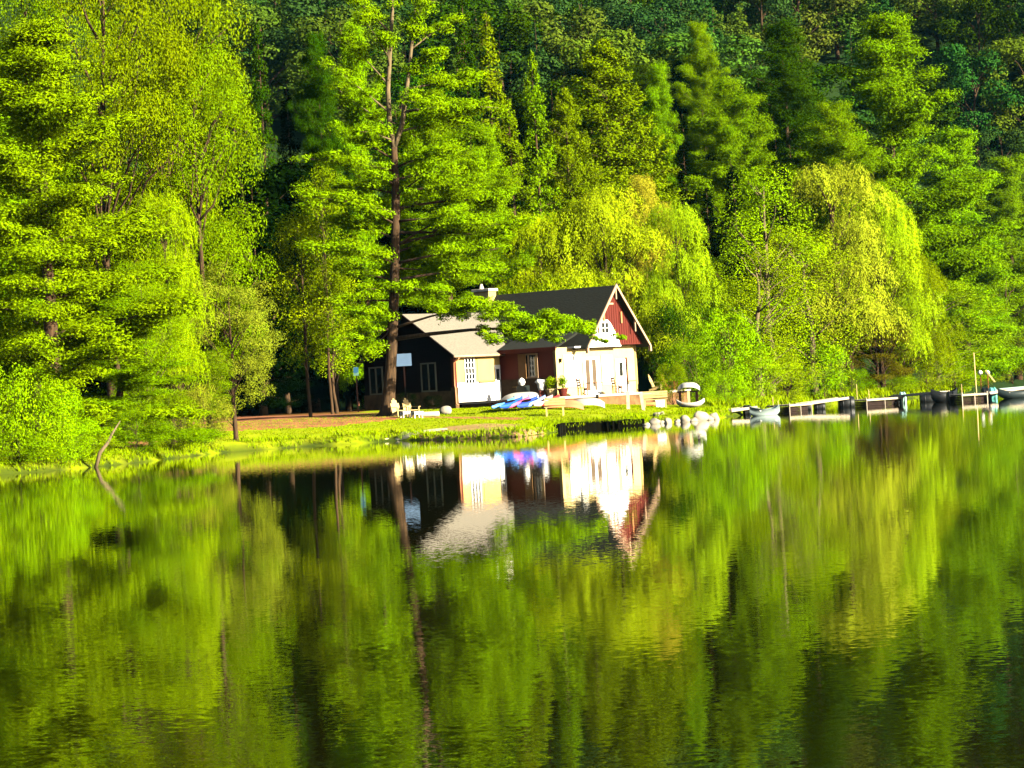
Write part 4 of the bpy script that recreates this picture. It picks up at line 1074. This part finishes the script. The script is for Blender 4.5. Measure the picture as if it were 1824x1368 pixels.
# ------------------------------------------------------------------ the big pine in front of the lodge
def hero_pine():
    rng = np.random.default_rng(99)
    b = G(691, 742); y0 = b[1]
    root = thing("white_pine", b, "tall lone white pine with a forked trunk standing on the lawn left of the lodge", "pine tree")
    def L(px, py, dy=0.0): q = P(px, py, y0 + dy); return q - b
    tp = [L(689, 752), L(690, 742), L(692, 715), L(696, 660), L(699, 600), L(702, 520), L(704, 450), L(705, 380), L(704, 310), L(702, 262)]
    m = MB(); m.tube(tp, [0.62, 0.50, 0.37, 0.31, 0.29, 0.27, 0.25, 0.23, 0.20, 0.17], 14)
    for a in (0.3, 1.9, 3.4, 5.0):              # root flare
        m.tube([(math.cos(a) * .85, math.sin(a) * .85, -0.15), (math.cos(a) * .4, math.sin(a) * .4, 0.12), (0, 0, 0.7)], [0.08, 0.16, 0.2], 6)
    m.build("trunk", BARK, root, True)
    s1 = [L(702, 262), L(694, 225), L(691, 160), L(695, 90), L(699, 20), L(700, -60)]
    s2 = [L(702, 262), L(716, 222), L(724, 165), L(731, 100), L(738, 40), L(744, -50)]
    m = MB(); m.tube(s1, [0.17, 0.15, 0.13, 0.11, 0.09, 0.04], 9); m.build("left_stem", BARK_PALE, root, True)
    m = MB(); m.tube(s2, [0.16, 0.14, 0.12, 0.10, 0.08, 0.04], 9); m.build("right_stem", BARK_PALE, root, True)
    main = np.array(tp + s1[1:])
    def at_row(py, stem):
        pts = main if stem == 0 else np.array(s2 if stem == 2 else s1)
        zz = P(700, py, y0)[2] - b[2]
        o = np.argsort(pts[:, 2]); return np.array([np.interp(zz, pts[o, 2], pts[o, k]) for k in range(3)])
    limbs = [  # start row, tip px, tip py, depth, stem, bare fraction
        (300, 800, 262, -1.5, 0, .35), (320, 868, 300, 1.0, 0, .4), (345, 845, 330, -1.0, 0, .4), (372, 900, 355, 1.5, 0, .45), (395, 840, 392, -2.0, 0, .5),
        (440, 812, 378, -1.0, 0, .75), (436, 935, 398, 0.5, 0, .5), (470, 880, 445, -1.5, 0, .5), (500, 905, 480, -1.0, 0, .45), (520, 800, 520, -2.5, 0, .3), (415, 900, 425, 0.5, 0, .4), (350, 780, 300, -1.5, 0, .3), (380, 770, 350, 1.5, 0, .3), (450, 780, 430, 1.5, 0, .3), (330, 640, 300, -1.5, 0, .2), (400, 640, 370, -1.5, 0, .2), (470, 650, 450, -1.2, 0, .2), (520, 650, 515, -1.2, 0, .2), (478, 790, 488, 1.5, 0, .5),
        (585, 868, 545, -1.5, 0, .5), (604, 1045, 588, -3.5, 0, .62),
        (285, 598, 232, 1.0, 0, .3), (305, 560, 285, -1.0, 0, .4), (345, 585, 330, 1.5, 0, .3), (380, 545, 350, -1.5, 0, .4), (425, 600, 395, 1.0, 0, .35), (462, 560, 440, -1.2, 0, .45),
        (500, 610, 485, 1.0, 0, .35), (535, 590, 545, -1.0, 0, .45), (560, 625, 560, -2.0, 0, .3), (585, 600, 608, -1.5, 0, .45), (610, 640, 630, -1.2, 0, .4),
        (230, 612, 170, 0.8, 1, .25), (200, 590, 120, -0.8, 1, .3), (150, 615, 70, 0.4, 1, .3), (105, 640, 20, -0.6, 1, .3), (60, 610, -20, 0.5, 1, .3), (40, 770, -30, -0.6, 2, .3),
        (90, 800, 40, 0.8, 2, .3), (130, 790, 95, -0.8, 2, .3), (160, 850, 145, 0.6, 2, .35), (200, 885, 190, -0.8, 2, .35), (235, 830, 215, 1.0, 2, .35), (180, 770, 190, -1.6, 2, .3), (20, 700, -60, 0, 1, .2),
        (250, 640, 235, -2.2, 1, .3), (120, 690, 60, -1.5, 1, .3), (75, 750, 20, -1.5, 2, .3)]
    # deeper and nearer limbs that fill the crown around the trunk
    for py in range(270, 560, 30):
        for s in (1,):
            limbs.append((py, 702 + rng.uniform(-70, 90), py - rng.uniform(5, 40), s * rng.uniform(2.5, 4.5) if s > 0 else s * rng.uniform(1.8, 3.0), 0, .45))
    parts = []
    for i, (py, tx, ty, dy, st, bare) in enumerate(limbs):
        a = at_row(py, st); e = L(tx, ty, dy)
        d = e - a; Lh = math.hypot(d[0], d[1]); ang = math.atan2(d[1], d[0])
        q, pp, tw = pine_limb(a, ang, Lh, 0.0, rng, (0.74, 0.24), 75, 0.24, True, bare)
        q[:, 2] = a[2] + d[2] * np.linspace(0, 1, len(q)) ** (1.0 if d[2] > 0 else 0.9) + 0.03 * Lh * np.sin(np.linspace(0, math.pi, len(q)))
        # foliage again along the corrected line
        pp = []; k = max(4, int(Lh * (1 - bare) / 0.36)); dv = d / (np.linalg.norm(d) + 1e-9); sd = np.array([-dv[1], dv[0], 0])
        tl = np.linspace(0, 1, len(q)); mt_tw = []
        for tt in np.linspace(bare, 1.0, k):
            p = np.array([np.interp(tt, tl, q[:, j]) for j in range(3)])
            wide = min(1.9, Lh * 0.22 * (1.3 - tt) + 0.25)
            for o in (rng.uniform(-1, -.2), rng.uniform(.2, 1), 0):
                if rng.random() < 0.3: continue
                c = p + sd * o * wide + dv * rng.normal() * 0.3 + np.array([0, 0, rng.normal() * 0.16 + 0.08])
                s = rng.uniform(.5, 1.1) * 0.82; n = int(230 * s * 1.3)
                C, N = puff(c, (s, s, s * rng.uniform(.3, .7)), n, rng, 0.3, 0.75)
                Dn = unit(C - c) * np.array([1, 1, .6]) + np.array([0, 0, .4]) + dv * .5 + rng.normal(size=(n, 3)) * .35
                pp.append(leaf_quads(C, unit(N + np.array([0, 0, .2])), 0.20, 0.055, Dn, rng))
                if abs(o) > .5: mt_tw.append((p, c))
        parts += pp
        m = MB(); r = 0.03 + 0.007 * Lh
        m.tube(q, [r * 1.3, r, r * .8, r * .6, r * .4, r * .15], 6)
        for p, c in mt_tw[::2]: m.tube([p, (p + c) / 2 + np.array([0, 0, .03]), c], [0.03, 0.022, 0.01], 4, False)
        if i == 5: m.tube([L(770, 415, -1), L(800, 385, -1), L(830, 395, -1)], [0.09, 0.10, 0.05], 6)
        m.build("limb", BARK if st == 0 else BARK_PALE, root, True)
    for (cx, cy, dy, s) in [(870, 560, -3, .9), (895, 548, -3, 1.0), (920, 560, -3, 1.1), (950, 572, -3.5, 1.1), (975, 562, -3.2, 1.0), (1000, 575, -3.4, 1.0), (1025, 580, -3.5, .9), (1045, 590, -3.5, .6),
                            (900, 590, -3.6, .9), (930, 600, -3.8, .9), (955, 603, -3.8, .8), (985, 600, -3.6, .8), (880, 605, -3.8, .7), (860, 590, -3.4, .6), (1070, 600, -3.3, .4), (1095, 604, -3.3, .35), (850, 540, -2, .9), (820, 560, -2, .7), (790, 548, -2, .6)]:
        for kk in range(5):
            c = L(cx + rng.normal() * 9, cy + rng.normal() * 6, dy + rng.normal() * .7); ss = s * rng.uniform(.5, .8); n = int(300 * ss)
            C, N = puff(c, (ss, ss, ss * .4), n, rng, .3, .7)
            parts.append(leaf_quads(C, unit(N + np.array([0, 0, .2])), 0.20, 0.055, unit(C - c) + np.array([0, 0, .5]) + rng.normal(size=(n, 3)) * .35, rng))
    v, f = merge(parts)
    d = (v.reshape(-1, 4, 3).mean(1) + b - CAM) @ MR               # open window through the boughs towards roof and chimney
    u_ = 912 - F * d[:, 0] / d[:, 2]; w_ = 684 + F * d[:, 1] / d[:, 2]
    keep = np.ones(len(d), bool)
    for x0, x1, y0_, y1 in ((824, 876, 486, 528), (716, 778, 548, 625), (812, 1000, 618, 720), (1062, 1180, 500, 594), (880, 1090, 500, 536), (700, 812, 622, 740), (640, 700, 645, 740)):
        keep &= ~((u_ > x0) & (u_ < x1) & (w_ > y0_) & (w_ < y1) & (RNG.random(len(d)) < 0.96))
    v = v.reshape(-1, 4, 3)[keep].reshape(-1, 3); f = np.arange(len(v)).reshape(-1, 4)
    o = link(bpy.data.objects.new("crown", mesh_np("crown", v, f, NEEDLE))); o.parent = root; o.color = (0.150, 0.27, 0.0005, 1)
hero_pine()

# ------------------------------------------------------------------ the trees one can tell apart: kind, px, top row, half width, depth, colour, label
T = [
 # left bank
 ("white_pine", 75, 60, 235, 124, "bright", "huge bright green layered pine at the far left shore", 0),
 ("white_pine", 205, 520, 165, 117, "bright", "low spreading young pine with drooping sprays at the left waterline", 2),
 ("white_pine", -60, 150, 180, 132, "bright", "bright pine cut off by the left edge of the picture", 1),
 ("broadleaf_tree", 165, -190, 150, 141, "olive", "very tall thin-leaved tree above the huge left pine", 2),
 ("broadleaf_tree", 350, 95, 120, 143, "green", "broad mid-green tree between the left pine and the dark gap", 0),
 ("broadleaf_tree", 290, -130, 130, 152, "olive", "tall olive tree rising behind the broad mid-green tree", 1),
 ("willow_tree", 292, 318, 62, 130, "yellow", "small yellow weeping tree half hidden in the left pine's sprays", 1),
 ("broadleaf_tree", 255, 470, 75, 127, "bright", "green leafy tree behind the drooping pine sprays", 0),
 ("broadleaf_tree", 408, 470, 76, 124, "silver", "silvery olive leafy tree at the left end of the dirt road", 1),
 ("broadleaf_tree", 330, 600, 75, 120, "olive", "low olive tree beside the dirt road's left end", 1),
 ("birch_tree", 540, 385, 56, 160, "yellow", "slim yellow-green tree in the dark gap left of the big pine", 2),
 ("birch_tree", 575, 300, 48, 168, "olive", "taller thin olive tree just behind the slim yellow one", 2),
 ("birch_tree", 590, 470, 55, 170, "yellow", "short yellow-green tree left of the big pine's trunk", 2),
 ("white_pine", 640, 60, 80, 192, "bright", "bright pine directly behind the upper left of the big pine", 0),
 ("white_pine", 575, 70, 60, 190, "deep", "dark-gap pine rising left of the big pine's top", 1),
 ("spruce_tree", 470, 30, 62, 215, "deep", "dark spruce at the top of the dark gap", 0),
 ("spruce_tree", 420, 60, 70, 205, "dark", "near-black shaded spruce left of the dark gap's top", 1),
 ("spruce_tree", 520, 150, 70, 195, "dark", "near-black shaded spruce in the middle of the dark gap", 0),
 ("spruce_tree", 455, 330, 60, 185, "dark", "near-black shaded spruce low in the dark gap", 1),
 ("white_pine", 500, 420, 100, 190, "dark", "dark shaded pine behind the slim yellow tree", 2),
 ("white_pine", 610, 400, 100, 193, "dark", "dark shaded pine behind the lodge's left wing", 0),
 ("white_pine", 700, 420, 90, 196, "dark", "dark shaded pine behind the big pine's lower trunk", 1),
 ("spruce_tree", 400, 350, 80, 175, "dark", "near-black shaded spruce behind the silvery olive tree", 0),
 ("white_pine", 310, 200, 110, 165, "green", "green pine behind the small yellow weeping tree", 1),
 ("broadleaf_tree", 40, -80, 150, 160, "green", "green tree filling the top left corner", 0),
 # behind the big pine
 ("white_pine", 790, 170, 105, 193, "green", "green pine behind the right limbs of the big pine", 1),
 ("white_pine", 870, 240, 90, 195, "bright", "bright pine above the chimney", 0),
 ("spruce_tree", 878, 15, 85, 212, "olive", "olive spruce behind the big pine's upper right", 0),
 ("spruce_tree", 958, 85, 75, 205, "green", "pointed green spruce left of the wide olive larch", 1),
 ("spruce_tree", 915, 170, 75, 201, "green", "smaller green spruce left of the pointed one", 0),
 ("spruce_tree", 835, -40, 60, 225, "deep", "dark spruce at the top edge right of the big pine", 0),
 ("larch_tree", 1085, 62, 145, 212, "olive", "wide feathery olive larch with bare lower stems behind the yellow willow", 0),
 ("larch_tree", 1015, 150, 80, 207, "olive", "narrow olive larch overlapping the left side of the wide one", 0),
 ("white_pine", 1182, 130, 65, 232, "green", "small pine right of the wide olive larch", 0),
 ("willow_tree", 1075, 335, 135, 197, "lemon", "large yellow weeping willow directly behind the lodge's steep roof", 0),
 ("willow_tree", 965, 362, 88, 196, "yellow", "yellow willow behind the chimney", 1),
 ("willow_tree", 1205, 345, 62, 196, "lemon", "narrow yellow willow right of the steep roof", 1),
 ("broadleaf_tree", 1150, 318, 48, 203, "orange", "small orange-yellow treetop peeping over the large willow", 0),
 ("white_pine", 850, 420, 90, 197, "deep", "deep green pine low behind the chimney", 0),
 # right bank
 ("white_pine", 1300, 150, 100, 232, "green", "dark pine with bright ragged top in the black gap right of the larch", 1),
 ("spruce_tree", 1312, 290, 75, 227, "dark", "near-black shaded spruce low in the gap in front of the ragged pine", 0),
 ("spruce_tree", 1226, 250, 55, 229, "dark", "near-black shaded spruce at the right flank of the wide larch", 1),
 ("spruce_tree", 1390, 240, 55, 229, "dark", "near-black shaded spruce in front of the broad dark pine", 1),
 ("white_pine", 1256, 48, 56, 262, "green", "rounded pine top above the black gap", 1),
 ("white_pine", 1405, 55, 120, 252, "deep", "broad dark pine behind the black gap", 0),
 ("spruce_tree", 1225, 200, 60, 245, "dark", "near-black shaded spruce in the gap right of the larch", 0),
 ("spruce_tree", 1350, 230, 70, 245, "dark", "near-black shaded spruce between the ragged pine and the large lit pine", 1),
 ("spruce_tree", 1265, 330, 60, 222, "dark", "near-black shaded spruce below the ragged pine", 0),
 ("white_pine", 1590, 45, 175, 240, "green", "large lit pine with a feathery crown on the right", 0),
 ("white_pine", 1500, 190, 90, 232, "green", "pine in front of the large feathery one's left side", 1),
 ("white_pine", 1710, 230, 140, 226, "bright", "bright layered pine right of the pale willow", 2),
 ("white_pine", 1800, 290, 110, 222, "green", "layered pine at the right edge of the picture", 0),
 ("willow_tree", 1480, 272, 105, 214, "pale", "pale beige-yellow rounded willow in the middle of the right bank", 1),
 ("willow_tree", 1560, 330, 92, 212, "lemon", "yellow willow just right of the pale rounded one", 0),
 ("birch_tree", 1360, 290, 82, 206, "lime", "light green birch left of the pale rounded willow", 0),
 ("birch_tree", 1440, 400, 108, 203, "yellow", "broad yellow-green birch in front of the pale willow", 1),
 ("birch_tree", 1345, 440, 78, 196, "yellow", "yellow birch with a pale slanting trunk above the first dock", 0),
 ("broadleaf_tree", 1285, 470, 72, 200, "olive", "olive-brown tree behind the shrubs right of the lodge", 1),
 ("willow_tree", 1600, 440, 95, 209, "olive", "olive drooping tree above the middle dock", 0),
 ("birch_tree", 1660, 500, 100, 208, "yellow", "yellow-green tree sloping to the right above the docks", 1),
 ("broadleaf_tree", 1560, 570, 70, 210, "brown", "brownish shaded low tree behind the middle dock", 0),
 ("broadleaf_tree", 1790, 470, 90, 228, "lime", "bright green leafy tree low at the right edge", 1),
 ("broadleaf_tree", 1720, 440, 80, 218, "green", "green tree behind the tall pale pole", 0),
 ("leafy_shrub", 1215, 545, 60, 192, "deep", "dark green bush in the shade right of the red gable", 0),
 ("broadleaf_tree", 1230, 480, 66, 198, "green", "green leafy tree just right of the red gable", 1),
]
S = [
 ("leafy_shrub", 60, 680, 75, 107, "lime", "tall bright yellow-green bush at the left picture edge", 0),
 ("leafy_shrub", -20, 640, 80, 104, "lime", "bright bush partly outside the left edge", 1),
 ("leafy_shrub", 120, 745, 60, 106, "lime", "low bright bush on the waterline left of the leaning trunk", 1),
 ("leafy_shrub", 30, 770, 60, 104, "lime", "lowest bright bush in the bottom left of the bank", 0),
 ("leafy_shrub", 90, 700, 60, 108, "lime", "bright bush between the tall edge bush and the waterline bush", 1),
 ("leafy_shrub", 165, 775, 40, 108, "yellow", "small yellow-green bush right at the foot of the leaning trunk", 0),
 ("leafy_shrub", 75, 790, 42, 104, "lime", "small bright bush overhanging the water near the left edge", 0),
 ("leafy_shrub", -5, 800, 40, 104, "yellow", "small yellow-green bush cut by the left edge at the waterline", 1),
 ("leafy_shrub", 240, 730, 48, 116, "green", "green bush right of the leaning trunk", 0),
 ("leafy_shrub", 300, 700, 50, 120, "olive", "olive bush left of the dirt road", 1),
 ("leafy_shrub", 360, 690, 40, 124, "silver", "silvery bush at the very start of the dirt road", 0),
 ("leafy_shrub", 1196, 650, 26, 176, "olive", "small olive bush behind the pale garden chair", 0),
 ("leafy_shrub", 1240, 610, 50, 181, "green", "green bush behind the overturned dinghy", 1),
 ("leafy_shrub", 1300, 560, 56, 184, "lime", "large light green bush left of the first dock", 0),
 ("leafy_shrub", 1290, 665, 36, 174, "lime", "bright low bush at the water right of the boulders", 1),
 ("leafy_shrub", 1345, 640, 44, 187, "yellow", "yellow bush behind the aluminium boat", 0),
 ("leafy_shrub", 1400, 630, 48, 199, "yellow", "yellow-green bush behind the first dock platform", 1),
 ("leafy_shrub", 1465, 615, 48, 208, "lime", "rounded lime bush behind the long gangway", 0),
 ("leafy_shrub", 1515, 660, 34, 213, "green", "small green bush left of the middle dock's poles", 1),
 ("leafy_shrub", 1590, 672, 45, 213, "lime", "low lime bush directly behind the middle dock platform", 0),
 ("leafy_shrub", 1650, 640, 55, 214, "yellow", "yellow bush behind the sloping gangway", 1),
 ("leafy_shrub", 1700, 655, 48, 212, "lime", "lime bush just left of the tall pale pole", 0),
 ("leafy_shrub", 1742, 665, 34, 211, "yellow", "yellow bush at the foot of the tall pale pole", 1),
 ("leafy_shrub", 1800, 600, 60, 262, "olive", "olive bush on the far shore at the right edge", 0),
 ("leafy_shrub", 770, 705, 16, 166, "dark", "small dark shrub under the lodge's gable window", 0),
 ("leafy_shrub", 725, 700, 18, 167, "dark", "small dark shrub under the pale blue notice board", 1),
]
for k, x, t, h, y, c, lab, v in T: tree(k, x, t, h, y, c, lab, None, v)
for k, x, t, h, y, c, lab, v in S: tree(k, x, t, h, y, c, lab, None, v)

# the leaning dead trunk over the water on the left
q = W(178, 832); 
m = MB(); A = P(178, 806, q[1] + 0.4); Bq = P(200, 772, q[1] + 1.0)
m.tube([A + np.array([-.3, 0, -0.9]), A, (A * 0.6 + Bq * 0.4) + np.array([0.1, 0, 0.05]), Bq, P(214, 750, q[1] + 1.3)], [0.08, 0.08, 0.07, 0.05, 0.02], 8)
o = m.build("leaning_trunk", BARK_PALE, None, True); tag(o, "pale dead trunk leaning over the waterline on the left shore", "tree trunk")
# ------------------------------------------------------------------ woods behind, tree by tree
LAND = [(0, "over the left corner"), (230, "above the broad mid-green tree"), (430, "over the dark gap"), (600, "left of the big pine's fork"), (760, "right of the big pine's fork"), (900, "above the chimney"),
        (1010, "behind the wide olive larch"), (1150, "above the lodge's red gable"), (1260, "above the ragged pine"), (1360, "above the broad dark pine"), (1470, "left of the large feathery pine"), (1590, "behind the large feathery pine"),
        (1700, "right of the large feathery pine"), (1800, "towards the right edge")]
def wlabel(kind, cname, x, y, h, place):
    q = (np.array([x, y, gz(x, y) + h]) - CAM) @ MR
    u = 912 - F * q[0] / q[2]; w = 684 + F * q[1] / q[2]
    tone = dict(dark="blackish", deep="deep green", haze_teal="hazy dark bluish", haze_tealish="paler green").get(cname, "green")
    shp = dict(white_pine="pine", spruce_tree="spruce", hill_tree="leafy tree", hill_spruce="pointed tree")[kind]
    lev = "at the very top" if w < 0 else ("near the top" if w < 70 else ("upper part" if w < 160 else ("middle part" if w < 320 else "low down")))
    return f"{tone} {shp} {place}, {lev}, " + min(LAND, key=lambda t: abs(t[0] - u))[1]
def wood(n, x_rng, y_rng, kinds, cols, hrng, label, group, seed, mind, ok=lambda x, y: True):
    rng = random.Random(seed); pts = []; tries = 0
    while len(pts) < n and tries < 60000:
        tries += 1
        y = rng.uniform(*y_rng); x = rng.uniform(x_rng[0], x_rng[1]) * y
        if all((x - a) ** 2 + (y - b_) ** 2 > (mind * (0.6 + y / 500)) ** 2 for a, b_ in pts) and ok(x, y) and float(sdist(x, y)) > 14:
            pts.append((x, y))
    for x, y in pts:
        k = rng.choice(kinds); h = rng.uniform(*hrng); w = h * (rng.uniform(0.65, 0.95) if 'spruce' not in k else rng.uniform(0.32, 0.45))
        cn = rng.choice(cols)
        plant(k, x, y, h, w, col(cn, 0.25), wlabel(k, cn, x, y, h, label), group)
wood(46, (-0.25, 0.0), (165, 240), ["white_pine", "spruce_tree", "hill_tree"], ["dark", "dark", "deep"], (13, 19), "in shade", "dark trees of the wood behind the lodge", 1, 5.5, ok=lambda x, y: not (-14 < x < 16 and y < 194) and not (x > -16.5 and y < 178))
wood(40, (0.0, 0.22), (235, 300), ["hill_tree", "spruce_tree", "white_pine"], ["dark", "deep", "dark", "deep"], (12, 17), "below the hill", "trees at the foot of the right hillside", 2, 6.5)
wood(270, (-0.10, 0.22), (300, 450), ["hill_tree", "hill_tree", "hill_tree", "hill_spruce"], ["haze_teal", "haze_teal", "haze_tealish", "haze_tealish", "deep"], (11, 16), "uphill", "treetops on the far hillside", 3, 5.2)

# ------------------------------------------------------------------ grass
def grass(name, n, fn, hgt, wdt, colr, seed):
    rng = np.random.default_rng(seed); C = fn(rng, n)
    n = len(C); up = np.array([0, 0, 1.0]) + rng.normal(size=(n, 3)) * 0.28
    hh = hgt * rng.uniform(.6, 1.4, n)
    C[:, 2] += hh * 0.4
    N = rng.normal(size=(n, 3)) * np.array([1, 1, 0.15]) + np.array([0.35, -0.4, 0.25])
    v, f = leaf_quads(C, N, hh * 1.0, wdt, up, rng)
    o = link(bpy.data.objects.new(name, mesh_np(name, v, f, LEAF))); o.color = colr
    o['kind'] = 'stuff'; return o
def pts_region(x0, x1, y0, y1, dmin, dmax, smax):
    def fn(rng, n):
        x = rng.uniform(x0, x1, n * 4); y = rng.uniform(y0, y1, n * 4)
        d = sdist(x, y); k = (d > dmin) & (d < dmax) & (soil_at(x, y) < smax)
        k &= vnoise(x, y, 1.1, 31) > 0.22
        x = x[k][:n]; y = y[k][:n]
        return np.stack([x, y, np.maximum(H(x, y), 0)], 1)
    return fn
o = grass("lawn_grass", 60000, pts_region(-27, 14, 118, 172, 0.25, 15, 0.5), 0.055, 0.05, (0.17, 0.23, 0.001, 1), 5); tag(o, "short yellow-green grass of the lawn between lodge and lake", None)
o = grass("shore_grass", 60000, pts_region(-34, 13, 96, 176, 0.0, 1.2, 2.0), 0.24, 0.05, (0.16, 0.24, 0.001, 1), 6); tag(o, "taller bright grass along the left waterline", None)
def edge_pts(rng, n):
    t = rng.random(n) * (len(EDGE) - 1); e = np.array(EDGE); k = np.arange(len(EDGE))
    x = np.interp(t, k, e[:, 0]); y = np.interp(t, k, e[:, 1]) - rng.uniform(-0.5, 0.42, n)
    y += -0.0; z = 0.27 - rng.random(n) * 0.22 * (vnoise(x, y * 0, 0.5, 3) > 0.35)
    return np.stack([x, y, z], 1)
o = grass("overhanging_grass", 5000, edge_pts, 0.16, 0.045, (0.13, 0.20, 0.001, 1), 9); tag(o, "grass hanging over the dark timber edging", None)
o = grass("bank_grass", 26000, pts_region(12, 60, 172, 235, 0.0, 4.0, 2.0), 0.5, 0.09, (0.15, 0.22, 0.001, 1), 7); tag(o, "tall grass on the bank behind the docks", None)

# ------------------------------------------------------------------ haze
m, n_, l_ = new_mat("haze_air")
n_.remove(n_['Principled BSDF'])
pv = n_.new('ShaderNodeVolumePrincipled'); pv.inputs['Color'].default_value = (0.12, 0.55, 0.9, 1); pv.inputs['Density'].default_value = 0.00002; pv.inputs['Anisotropy'].default_value = 0.0
l_.new(pv.outputs[0], n_['Material Output'].inputs['Volume'])
hb = MB(); hb.box((80, 415, 120), (780, 1000, 260))
HAZE = True
if HAZE:
    o = hb.build("haze", m); o['kind'] = 'stuff'
